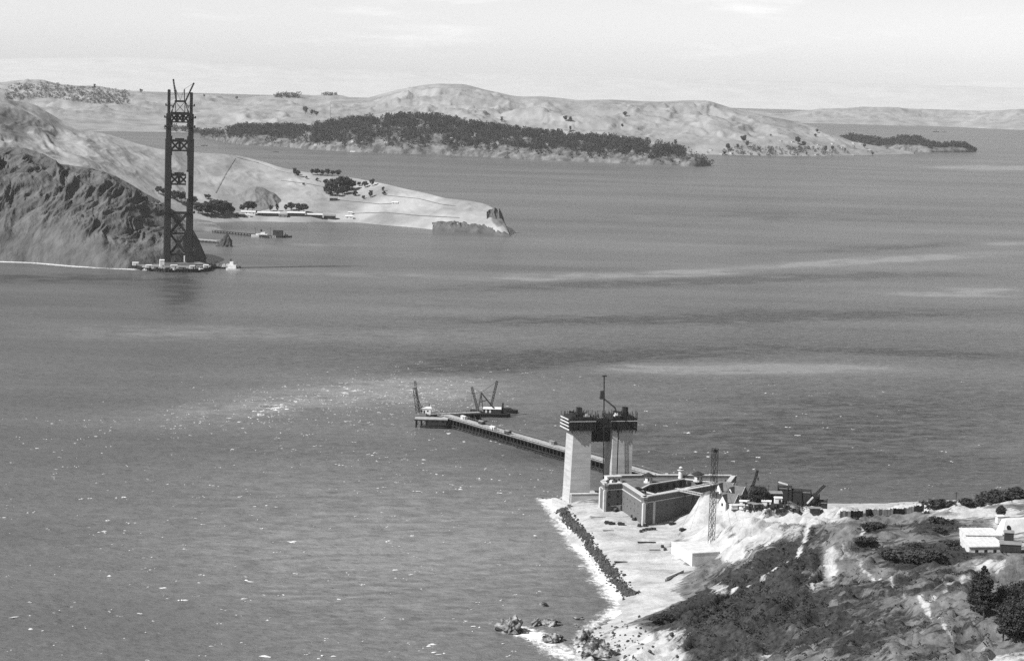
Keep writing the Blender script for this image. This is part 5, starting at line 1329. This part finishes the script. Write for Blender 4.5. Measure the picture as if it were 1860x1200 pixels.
# ------------------------------------------------------------------ trees and shrubs
def quads(C, size, rng, flat=0.0):
    n = len(C); a = rng.normal(size=(n, 3)); a[:, 2] *= (1 - flat); a /= np.linalg.norm(a, axis=1)[:, None]
    b = rng.normal(size=(n, 3)); b -= (a * b).sum(1)[:, None] * a; b /= np.linalg.norm(b, axis=1)[:, None]
    s = (size * rng.uniform(.6, 1.4, n))[:, None]; a = a * s; b = b * s * .7
    V = np.stack([C - a * .5 - b * .5, C + a * .5 - b * .35, C + a * .45 + b * .5, C - a * .35 + b * .45], 1).reshape(-1, 3)
    return V, np.arange(n * 4).reshape(-1, 4)
def crown_round(h, r, n, leaf, seed, nclump=22, base=.25):
    rng = np.random.default_rng(seed); C = []
    for k in range(nclump):
        while True:
            p = rng.uniform(-1, 1, 3)
            if .15 < (p ** 2).sum() < 1: break
        c = np.array([p[0] * r * .75, p[1] * r * .75, h * (base + (1 - base) * .5) + p[2] * h * (1 - base) * .42])
        m = n // nclump; d = rng.normal(size=(m, 3)); d /= np.linalg.norm(d, axis=1)[:, None]
        C.append(c + d * (r * rng.uniform(.22, .42)) * rng.uniform(.4, 1.05, (m, 1)) * np.array([1, 1, .8]))
    return quads(np.concatenate(C), np.full(sum(len(c) for c in C), leaf), rng)
def crown_conifer(h, r, n, leaf, seed, base=.12, nb=60, wind=.15):
    rng = np.random.default_rng(seed); C = []
    for k in range(nb):
        t = rng.random() ** .8; z = h * (base + (1 - base) * t); L = r * (1 - t) ** .7 * rng.uniform(.5, 1.1) + .3; a = rng.uniform(0, 6.28)
        m = max(6, int(n / nb * (.4 + 1.2 * (1 - t)))); u = rng.random(m) ** .7
        d = np.stack([np.cos(a) * L * u, np.sin(a) * L * u, -L * .18 * u + .25 * L * u * u], 1) + rng.normal(0, .1 * L + .15, (m, 3)) * np.array([1, 1, .55])
        C.append(np.array([wind * r * t, 0, z]) + d)
    C = np.concatenate(C); return quads(C, np.full(len(C), leaf), rng, .4)
def trunk_mb(h, r, n=7, lean=.0):
    mb = MB(); prev = None
    for k in range(5):
        z0, z1 = h * k / 5 - (.8 if k == 0 else 0), h * (k + 1) / 5
        mb.cyl((lean * k, 0, z0), r * (1 - .16 * k), z1 - z0, n, r * (1 - .16 * (k + 1)))
    for k in range(5):
        a = k * 2.4; z = h * (.45 + .1 * k); mb.bar((0, 0, z), (math.cos(a) * h * .22, math.sin(a) * h * .22, z + h * .14), r * .5)
    return mb
PROTO = {}
def tree_proto(key):
    if key in PROTO: return PROTO[key]
    kind, sd = key
    if kind == 'round': V, F = crown_round(10, 4.6, 1100, .95, sd)
    elif kind == 'tall': V, F = crown_round(12, 3.4, 1100, .95, sd, 24, .12)
    elif kind == 'small': V, F = crown_round(6, 3.0, 420, .8, sd, 14, .1)
    elif kind == 'dense': V, F = crown_round(10, 4.8, 6500, .5, sd, 60, .2)
    elif kind == 'conifer': V, F = crown_conifer(24, 7.0, 9000, .75, sd, .14, 130)
    elif kind == 'broad': V, F = crown_round(14, 9.0, 9000, .7, sd, 80, .05)
    elif kind == 'shrub': V, F = crown_round(2.6, 2.6, 900, .42, sd, 26, .0)
    me = bpy.data.meshes.new('crown'); me.from_pydata(V.tolist(), [], F.tolist()); me.materials.append(M['leaf_near' if kind in ('conifer', 'broad', 'dense') else ('shrub' if kind == 'shrub' else 'leaf')])
    hh = dict(round=6, tall=8, small=3, dense=6, conifer=20, broad=8, shrub=1.2)[kind]; rr_ = dict(round=.4, tall=.4, small=.25, dense=.4, conifer=.55, broad=.7, shrub=.1)[kind]
    tb_ = trunk_mb(hh, rr_); mt_ = bpy.data.meshes.new('trunk'); mt_.from_pydata(tb_.v, [], tb_.f); mt_.materials.append(M['bark'])
    PROTO[key] = (me, mt_); return PROTO[key]
def tree(name, loc, kind, sd, scale, label, group, rz=None, cat='tree', sq=1.0):
    me, mt_ = tree_proto((kind, sd)); t = empty(name, loc, sd * 1.7 if rz is None else rz, label, cat, group); t.scale = (scale * sq, scale * sq, scale)
    for nm, m_ in (('crown', me), ('trunk' if kind != 'shrub' else 'stem', mt_)): link(bpy.data.objects.new(nm, m_), t)
    return t
rt = random.Random(12)
# trees on the far point round the army post
FB_T = [(536, 319, 17, 'tall', 'lone tall tree on the crest left of the dark tree row'), (541, 321, 13, 'round', 'round tree touching the lone tall tree on the crest')]
for k in range(6): FB_T.append((567 + k * 9.4, 317.5 + k * .5, 11 + 2 * (k % 2), 'round', 'tree in the clipped dark row on the crest of the far point'))
for k, (x, y, h) in enumerate(((592, 352, 15), (600, 356, 18), (608, 350, 24), (616, 346, 26), (624, 345, 27), (632, 346, 24), (640, 344, 17), (604, 343, 20), (592, 338, 14), (612, 357, 16), (622, 354, 18), (598, 347, 18), (630, 352, 16))): FB_T.append((x, y, h, 'round', 'tree in the big dark grove on the far point'))
FB_T += [(663, 341, 13, 'round', 'left tree of the pair right of the big grove'), (676, 338, 14, 'round', 'right tree of the pair right of the big grove'), (645, 356, 11, 'small', 'small tree below the right end of the big grove'), (673, 359, 16, 'tall', 'tall thin tree below the pair right of the grove'), (660, 362, 8, 'small', 'small bush-like tree left of the tall thin tree'), (696, 348, 10, 'tall', 'upper tree of the two at the right end of the far point'), (697, 355, 9, 'small', 'lower tree of the two at the right end of the far point'), (652, 338, 9, 'small', 'small tree on the crest right of the big grove'), (576, 329, 7, 'small', 'small tree below the clipped row on the far point'), (556, 325, 6, 'small', 'tiny tree between the lone tall tree and the row'), (551, 337, 6, 'small', 'tiny tree on the slope left of the big grove')]
for x, y, h in ((360, 388, 20), (368, 391, 22), (377, 392, 24), (386, 391, 26), (396, 390, 28), (405, 389, 24), (414, 388, 20), (422, 389, 14), (372, 384, 18), (390, 383, 20), (402, 382, 18)): FB_T.append((x, y, h, 'round', 'tree in the dark grove behind the bay right of the steel tower'))
FB_T += [(440, 384, 14, 'small', 'small tree at the left of the knoll foot group'), (449, 384, 18, 'round', 'middle tree of the group at the knoll foot'), (458, 384, 19, 'round', 'right tree of the group at the knoll foot'), (492, 384, 14, 'tall', 'left of two slim trees above the long sheds'), (503, 384, 15, 'tall', 'right of two slim trees above the long sheds'), (519, 383, 14, 'tall', 'leftmost tree of four above the long sheds'), (529, 383, 16, 'round', 'second tree of four above the long sheds'), (542, 386, 17, 'round', 'third tree of four above the long sheds'), (552, 387, 18, 'round', 'rightmost tree of four above the long sheds'), (374, 361, 9, 'small', 'small tree on the slope above the bay grove'), (379, 360, 8, 'small', 'smaller tree on the slope above the bay grove')]
for x, y, h in ((288, 352, 14), (297, 354, 13), (315, 362, 16), (322, 366, 20), (329, 366, 18), (336, 366, 16), (352, 372, 16)): FB_T.append((x, y, h, 'round', 'tree in the dark clump seen behind the steel tower legs'))
for i, (px, py, h, kind, lb) in enumerate(FB_T):
    p = HIT(px, py); base = dict(round=10.0, tall=12.0, small=6.0)[kind]
    tree('far_tree', p, kind, 1 + i % 3, h * .93 / base, lb, 'trees on the far point', rt.uniform(0, 6), sq=rt.uniform(.9, 1.2))
# scattered trees on the distant hills
for i, (px, py, h) in enumerate(((911, 221, 22), (1027, 219, 22), (1036, 220, 20), (1036, 236, 18), (1135, 211, 22), (1130, 230, 14), (1227, 263, 22), (1351, 258, 30), (1449, 261, 30), (1499, 275, 24), (1484, 240, 16), (1322, 272, 26), (1357, 266, 24), (1460, 266, 24), (1481, 248, 14), (1340, 270, 20), (1400, 247, 10), (1570, 268, 18), (1535, 275, 16), (1585, 281, 14), (1512, 272, 18), (1465, 281, 14), (1316, 281, 16), (555, 206, 34), (566, 208, 24), (575, 210, 24), (570, 206, 18), (172, 161, 26), (256, 168, 22), (430, 180, 18), (371, 176, 16))):
    p = HIT(px, py + 1); tree('hill_tree', p, 'tall' if i % 3 == 0 else 'round', 1 + i % 3, h / 11.0, ('faint tree on the distant skyline ridge at the left' if px < 500 else 'tree at the peak of the wood beside the left grassy spur' if px < 700 else 'small dark tree alone high on the open grassy hillside' if py < 245 else 'small dark tree among the houses of the far right shore'), 'lone trees on the distant hills', rt.uniform(0, 6))
# woods that read as one mass
def wood(name, pts, label, leaf=2.6, n=46, seed=0):
    rng = np.random.default_rng(seed); Cs = []; S = []
    for x, y, z, h, r in pts:
        d = rng.normal(size=(n, 3)); d /= np.linalg.norm(d, axis=1)[:, None]; d *= rng.uniform(.55, 1.05, (n, 1))
        Cs.append(np.array([x, y, z + h * .55]) + d * np.array([r, r, h * .5])); S.append(np.full(n, leaf * (h / 14)))
    V, F = quads(np.concatenate(Cs), np.concatenate(S), rng); o = mesh_np(name, V, F, M['leaf_far' if name != 'hill_woods' else 'leaf_haze']); return tag(o, label, 'wood', kind='stuff')
M['leaf_haze'] = mat('hazed_foliage', 0.075, 0.05, 0.02, 0.9)  # lighter leaf colour, with distance haze painted in
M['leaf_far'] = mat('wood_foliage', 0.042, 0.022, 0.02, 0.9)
rng = np.random.default_rng(3); pts = []
nuB = BV.shape[0]
def dens(px, t):
    if px < 415: return .12
    if px < 560: return 1.1 if t > .4 else (.4 if t > .2 else .08)
    if px < 900: return 1.15 if t > .22 else (.9 if t > .08 else .4)
    if px < 1200: return 1.1 if t > .34 else (.8 if t > .18 else .2)
    if px < 1240: return .35 if t > .5 else .06
    return .04
for _ in range(17000):
    i = int(rng.integers(0, nuB)); t = rng.random() ** .8; pxx = 368 + (1290 - 368) * i / (nuB - 1)
    cl = .62 + 1.1 * float(fbm(np.array([pxx / 26.0]), np.array([t * 3.0]), 3, 91)[0])
    if rng.random() > dens(pxx, t) * cl * 1.5: continue
    j = int(np.argmin(np.abs(BT[i] - t))); v = BV[i, j] + np.array([rng.normal(0, 3), rng.normal(0, 3), 0])
    h = (6 + 15 * rng.random() ** 1.5) * (1.15 if t > .75 else 1); pts.append((v[0], v[1], v[2] - 1.5, h, h * rng.uniform(.3, .45)))
wood('island_wood', pts, 'dense dark wood covering the long island across the water', 2.4, 34, 4)
pts = []
for _ in range(1300):
    i = int(rng.integers(0, HV.shape[0])); t = rng.random(); pxx = 1520 + 252 * i / (HV.shape[0] - 1)
    if pxx > 1690 and t < .5: continue
    if t < .2 and pxx > 1600: continue
    j = int(np.argmin(np.abs(HT[i] - t))); v = HV[i, j]; h = rng.uniform(9, 18); pts.append((v[0], v[1], v[2] - 1.5, h, h * .42))
wood('headland_wood', pts, 'dark wood on the low headland at the far right', 3.0, 34, 5)
pts = []
for _ in range(700):
    px = rng.uniform(10, 235); py = rng.uniform(150, 178) + 12 * (1 - math.exp(-((px - 70) / 70) ** 2))
    p = HIT(px, py); h = rng.uniform(6, 13)
    if 9000 < p.y < 15000: pts.append((p.x, p.y, p.z - 2, h, h * .5))
for a, b, y0, y1, m_ in ((497, 545, 172, 178, 60), (585, 612, 168, 174, 40), (345, 396, 238, 243, 60), (300, 345, 232, 240, 40)):
    for _ in range(m_):
        p = HIT(rng.uniform(a, b), rng.uniform(y0, y1)); h = rng.uniform(12, 20)
        if 7000 < p.y < 15000: pts.append((p.x, p.y, p.z - 2, h, h * .5))
for _ in range(160):
    px = rng.normal(1420, 70); p = HIT(px, rng.uniform(268, 283)); h = rng.uniform(7, 14)
    if p.y > 7000 and p.z > .5: pts.append((p.x, p.y, p.z - 1, h, h * .5))
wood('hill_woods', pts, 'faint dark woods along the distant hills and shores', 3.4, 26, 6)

# ------------------------------------------------------------------ houses over the water
def far_house_proto():
    t = empty('far_house', (0, 0, 0)); MB().box((0, 0, -3), (11, 8, 8.5)).build('wall', M['pale'], t); MB().gable((0, 0, 5.5), (11, 8), 2.6, 0, .5).build('roof', M['grey'], t)
    return t
fh0 = far_house_proto(); used = False
def far_house(px, py, sc_, label, group, z=None, grey=False):
    global used
    o = fh0 if not used else copy_tree(fh0); used = True
    p = HIT(px, py); o.location = p; o.rotation_euler.z = rt.uniform(-.5, .5); o.scale = (sc_ * rt.uniform(.8, 1.3), sc_, sc_ * rt.uniform(.8, 1.1)); tag(o, label, 'house', group)
for px, py in ((555, 243), (604, 249), (655, 246), (660, 242), (727, 250), (732, 236), (777, 229), (769, 246), (836, 243), (864, 244), (865, 246), (858, 250), (921, 253), (953, 243), (984, 244), (993, 244), (1001, 245), (993, 262), (1097, 253), (1122, 246), (1134, 254), (1155, 260), (1166, 253), (820, 252), (702, 258), (894, 262), (640, 256), (1068, 262), (1030, 260), (573, 262)):
    far_house(px, py + 2, .9, ('small pale house in the thin left half of the island wood' if px < 780 else 'small pale house in the middle of the island wood' if px < 960 else 'small pale house near the right end of the island wood'), 'houses among the island trees')
for px, py in ((1309, 279), (1327, 278), (1417, 255), (1440, 258), (1475, 260), (1487, 263), (1482, 281), (1511, 261), (1523, 254), (1549, 260), (1549, 281), (1562, 261), (1360, 279), (1390, 276), (1342, 277), (1507, 280), (1580, 272), (1450, 271), (1290, 272), (1530, 268)):
    far_house(px, py + 1, .8, 'small pale house on the far shore right of the wooded island', 'houses on the far shore')
for k, (px, py, L) in enumerate(((571, 269.5, 9), (584, 270.5, 8), (593, 271, 14), (606, 272.5, 12), (616, 273.5, 14), (630, 274.5, 14), (641, 275.5, 14))):
    p = P(px, py, 1.0); t = empty('boat_house', (p.x, p.y + 6, 0), -.08, 'white boat house in the row at the foot of the wooded island', 'boat house', 'boat houses below the wooded island')
    MB().box((0, 0, -2), (L * 1.4, 9, 6.5)).build('wall', M['white'], t); MB().gable((0, 0, 4.5), (L * 1.4, 9), 2.4, 0, .5).build('roof', M['white' if k % 3 else 'grey'], t)
# army post on the far point
for px, py, L, W_, h, wall, roof, lb in ((451, 389, 24, 8, 4, 'white', 'pale', 'white-roofed shed left of the long sheds on the far beach'), (488, 392, 38, 9, 5, 'dark', 'pale', 'longest low shed on the far beach'), (514, 394, 14, 8, 4, 'grey', 'grey', 'small grey shed between the long sheds on the far beach'), (538, 392, 30, 9, 5, 'dark', 'pale', 'second long shed on the far beach'), (571, 394, 27, 8, 4, 'dark', 'pale', 'third long shed on the far beach'), (599, 397, 20, 9, 5, 'dark', 'grey', 'dark squat shed at the right end of the long sheds'), (634, 397, 13, 6, 4, 'white', 'white', 'small white shed right of all the far beach sheds'), (636, 389, 7, 5, 3, 'white', 'white', 'tiny white hut above the small white beach shed'), (436, 393, 14, 8, 4, 'dark', 'grey', 'dark shed at the edge of the bay grove'), (606, 364, 14, 7, 4, 'dark', 'grey', 'dark shed below the big grove'), (448, 393, 12, 5, 3, 'white', 'white', 'white hut on the beach below the knoll'), (717, 371, 10, 6, 3, 'white', 'white', 'white hut on the far point beyond the trees')):
    p = HIT(px, py); t = empty('army_shed', p, .06, lb, 'shed', 'sheds of the army post')
    MB().box((0, 0, -3), (L, W_, h + 3)).build('wall', M[wall], t); MB().gable((0, 0, h), (L, W_), W_ * .28, 0, .6).build('roof', M[roof], t)
    for k in range(max(2, int(L / 6))): MB().box((-L / 2 + (k + .5) * L / max(2, int(L / 6)), -W_ / 2 - .02, 1.2), (1.4, .12, 1.6)).build('window', M['glass'], t)
# tracks and fence lines over the far point: strips lying on the grass
def track(name, pxs, w_, mt, label):
    pts = []
    for k in range(len(pxs) - 1):
        for i in range(14):
            f = i / 14; pts.append(HIT(pxs[k][0] + (pxs[k + 1][0] - pxs[k][0]) * f, pxs[k][1] + (pxs[k + 1][1] - pxs[k][1]) * f))
    V = []; F = []
    for i, p in enumerate(pts):
        d = pts[min(i + 1, len(pts) - 1)] - pts[max(0, i - 1)]; d.z = 0
        if d.length < 1e-4: d = Vector((1, 0, 0))
        n_ = Vector((-d.y, d.x, 0)).normalized() * w_ / 2
        for q in (p + n_, p - n_): V.append((q.x, q.y, max(DROP(q.x, q.y), p.z) + .35))
    for i in range(len(pts) - 1):
        if (pts[i] - pts[i + 1]).length < 80: F.append((2 * i, 2 * i + 1, 2 * i + 3, 2 * i + 2))
    tag(mesh_np(name, V, F, mt), label, 'road', kind='structure')
M['dirt_dark'] = mat('dark_track', .2, .12, .05, .95); M['dirt_pale'] = mat('pale_track', .42, .3, .05, .95)
track('hill_track', [(427, 288), (416, 306), (400, 335), (391, 352)], 1.8, M['dirt_dark'], 'dark track up the grass hill')
track('coast_road', [(510, 328), (560, 334), (590, 340)], 2.2, M['dirt_dark'], 'road across the far point')
track('coast_road', [(600, 362), (640, 366), (690, 371), (715, 370)], 2, M['dirt_dark'], 'road below the grove')
track('coast_road', [(640, 388), (700, 386), (760, 392), (840, 396)], 2.2, M['dirt_dark'], 'road near the far beach')
track('coast_road', [(430, 286), (470, 296), (505, 309), (530, 315)], 4, M['dirt_pale'], 'pale road over the crest')
track('coast_road', [(700, 355), (760, 361), (800, 371), (830, 375)], 1.8, M['dirt_dark'], 'track to the point')
track('cliff_track', [(258, 358), (270, 368), (285, 372), (300, 368)], 3, M['dirt_dark'], 'track down the cliff shoulder')

# ------------------------------------------------------------------ boats and jetties
def jetty(pxs, z, w_, label, white=False):
    A, B = P(*pxs[0], z), P(*pxs[1], z); A.z = 0; d = B - A; d.z = 0; L = d.length
    t = empty('jetty', A, math.atan2(d.y, d.x), label, 'jetty', 'jetties in the far bay'); MB().box((L / 2, 0, z - .6), (L, w_, .6)).build('deck', M['deck' if white else 'timber'], t)
    mb = MB()
    for k in range(int(L / 7) + 1):
        for s in (-1, 1): mb.cyl((k * 7, s * (w_ / 2 - .5), -5), .45, z + 4.4, 6)
    mb.box((L / 2, -w_ / 2 + .2, .8), (L, .3, 1.2)); o = mb.build('pile', M['timber'], t); o['kind'] = 'stuff'
jetty(((388, 418), (492, 428)), 4, 6, 'long thin jetty leading to the moored ship in the far bay')
jetty(((345, 433), (398, 437)), 4, 12, 'short broad jetty left of the sea stack', True)
p = P(479, 431, 0); t = empty('moored_ship', p, -.1, 'pale steamer moored at the long jetty in the far bay', 'ship')
hull(38, 8, 2.6, .35, 1.0).build('hull', M['pale'], t); MB().box((-3, 0, 2.6), (18, 6, 2.8)).box((-1, 0, 5.4), (7, 5, 2.6)).build('deck_house', M['white'], t)
MB().cyl((-4, 0, 5.4), 1.3, 6.5, 10).build('funnel', M['dark'], t); MB().bar((10, 0, 2), (10, 0, 15), .4).bar((-13, 0, 2), (-13, 0, 14), .4).build('mast', M['dark'], t)
p = P(505, 431.5, 0); t = empty('bunker_barge', p, -.08, 'barge with a dark block of cargo beside the moored ship', 'barge')
hull(22, 9, 2.2, .1, .2).build('hull', M['timber'], t); MB().box((0, 0, 2.2), (15, 7.5, 9)).build('cargo_block', M['dark'], t)
p = P(521, 431, 0); t = empty('tug_boat', p, .05, 'low dark tug right of the barge in the far bay', 'boat')
hull(16, 5, 2.0, .4, 1.0).build('hull', M['dark'], t); MB().box((-1, 0, 2), (6, 3.4, 2.2)).build('cabin', M['dark'], t); MB().cyl((-2, 0, 4.2), .6, 2.4, 8).build('funnel', M['dark'], t)
for px, py, L, lb in ((371, 265, 22, 'small dark boat on the far inlet left of the wooded island'), (501, 276.5, 18, 'small dark boat before the wooded island shore'), (1700, 240, 40, 'faint long ship far off in the right-hand bay'), (1715, 240.5, 30, 'faint second ship far off in the right-hand bay')):
    p = P(px, py, 0); t = empty('small_boat', p, .1, lb, 'boat'); hull(L, L * .25, L * .07, .4, .6).build('hull', M['dark'], t); MB().box((-L * .1, 0, L * .07), (L * .35, L * .16, L * .12)).build('cabin', M['grey'], t); MB().bar((L * .1, 0, 0), (L * .1, 0, L * .5), L * .02).build('mast', M['dark'], t)

# ------------------------------------------------------------------ near trees and shrubs
tree('garden_tree', GP(1378, 919), 'dense', 4, 1.05, 'round black tree standing beside the yard derrick', None, sq=1.15)
NT = [(1787, 1122, 'conifer', 5, .8, 'tall dark conifer standing clear of its neighbours at the right'), (1838, 1118, 'broad', 6, .85, 'broad black tree at the right edge behind the path fork'), (1862, 1120, 'broad', 7, .85, 'broad black tree cut by the right edge beside another'), (1822, 1164, 'conifer', 8, .62, 'short dark conifer at the left of the lowest tree group'), (1846, 1166, 'broad', 9, .95, 'lowest broad black tree near the right bottom corner'), (1868, 1160, 'conifer', 6, .95, 'dark conifer at the right edge of the lowest group'), (1773, 1108, 'conifer', 9, .6, 'short conifer leaning on the tall one'), (1818, 941, 'dense', 7, .62, 'small dark tree above the battery portal')]
for px, py, kind, sd, s, lb in NT:
    tree('near_tree', GP(px, py), kind, sd, s, lb, 'dark trees at the right edge')
SH = [(1580, 962, 1.7, 'dark low shrub mass on the grass below the fence'), (1592, 959, 1.6, 'dark shrub right part of the mass below the fence'), (1565, 993, 1.5, 'dark shrub on the brow above the white gully'), (1577, 990, 1.5, 'dark shrub just right of the brow shrub'), (1620, 1015, 2.3, 'left end shrub of the big black thicket'), (1634, 1019, 2.6, 'tall shrub in the left of the big black thicket'), (1650, 1018, 2.5, 'central shrub of the big black thicket'), (1668, 1020, 2.3, 'shrub right of centre in the big black thicket'), (1690, 1018, 2.0, 'right end shrub of the big black thicket'), (1700, 948, 1.5, 'dark shrub on the grass left of the white sheds'), (1720, 952, 1.5, 'dark shrub beside the farther white shed'), (1705, 966, 1.2, 'small dark shrub below the grass left of the white sheds'), (1696, 921, 2.2, 'rounded dark bush right of the board fence'), (1712, 920, 2.2, 'rounded dark bush second right of the board fence'), (1758, 918, 1.8, 'low dark bush on the crest above the beach'), (1772, 917, 1.8, 'low dark bush on the crest right of its twin'), (1800, 911, 2.6, 'large dark bush on the right-hand ridge'), (1818, 909, 2.6, 'second large dark bush on the right-hand ridge'), (1836, 907, 2.8, 'third large dark bush on the right-hand ridge'), (1853, 904, 2.8, 'dark bush on the ridge at the right edge'), (1790, 914, 2.0, 'dark bush at the left foot of the right-hand ridge'), (1730, 990, 1.4, 'low dark shrub left of the nearer white shed'), (1660, 994, 1.2, 'low dark shrub above the big thicket'), (1210, 1125, 1.3, 'dark shrub on the shoulder above the cove'), (1190, 1128, 1.3, 'dark shrub left on the shoulder above the cove')]
for i, (px, py, s, lb) in enumerate(SH):
    tree('dark_shrub', GP(px, py), 'shrub', 20 + i % 4, s, lb, 'dark shrubs on the bluff', i * 1.1, 'shrub', 1.3).scale.z *= .66
# low scrub over the whole bluff
def scrub():
    rng = np.random.default_rng(17); N_ = 27000
    x = rng.uniform(20, 330, N_); y = rng.uniform(780, 1290, N_); z = ground_np(x, y)
    bare, shr = covers(x, y, z); px, py = pix(x, y, z)
    cl = .4 * fbm(x / 9, y / 9, 3, 71) + 1.1 * fbm((-x * .37 + y * .93) / 7, (x * .93 + y * .37) / 30, 3, 73)
    keep = (z > 7) & (px > 1080) & (px < 1900) & (py < 1230) & (rng.random(N_) < np.clip(shr * 1.0 + .02 + .8 * cl - .25 * np.clip((z - 40) / 6, 0, 1) * (y > 1030), 0, 1)) & (bare < .35)
    x, y, z, shr = x[keep], y[keep], z[keep], shr[keep]
    Cs = []; S = []
    for a, b, c, s in zip(x, y, z, shr):
        r = (.3 + 1.35 * rng.random() ** 2.4) * (.6 + .7 * s); m = int(12 + 20 * s); d = rng.normal(size=(m, 3)); d /= np.linalg.norm(d, axis=1)[:, None]; d[:, 2] = np.abs(d[:, 2])
        Cs.append(np.array([a, b, c - .1]) + d * np.array([r, r, r * .8]) * rng.uniform(.6, 1, (m, 1))); S.append(np.full(m, .28 * r + .12))
    V, F = quads(np.concatenate(Cs), np.concatenate(S), rng); o = mesh_np('ground_scrub', V, F, M['shrub']); tag(o, 'low dark scrub covering the slopes of the bluff', 'scrub', kind='stuff')
    print('scrub', len(x), len(F))
scrub()
# ------------------------------------------------------------------ air
def make_haze():
    x0, x1, y0, y1, z0, z1 = -30000, 30000, -6000, 34000, -40, 620
    mb = MB().box(((x0 + x1) / 2, (y0 + y1) / 2, z0), (x1 - x0, y1 - y0, z1 - z0))
    m = bpy.data.materials.new('haze'); m.use_nodes = True
    t = m.node_tree; t.nodes.clear()
    out = t.nodes.new('ShaderNodeOutputMaterial'); v = t.nodes.new('ShaderNodeVolumePrincipled')
    v.inputs['Color'].default_value = (.97, .97, .97, 1); v.inputs['Density'].default_value = HAZE; v.inputs['Anisotropy'].default_value = 0.0
    t.links.new(v.outputs[0], out.inputs['Volume'])
    o = mb.build('haze', m); tag(o, kind='stuff')
HAZE = 1.35e-5
make_haze()
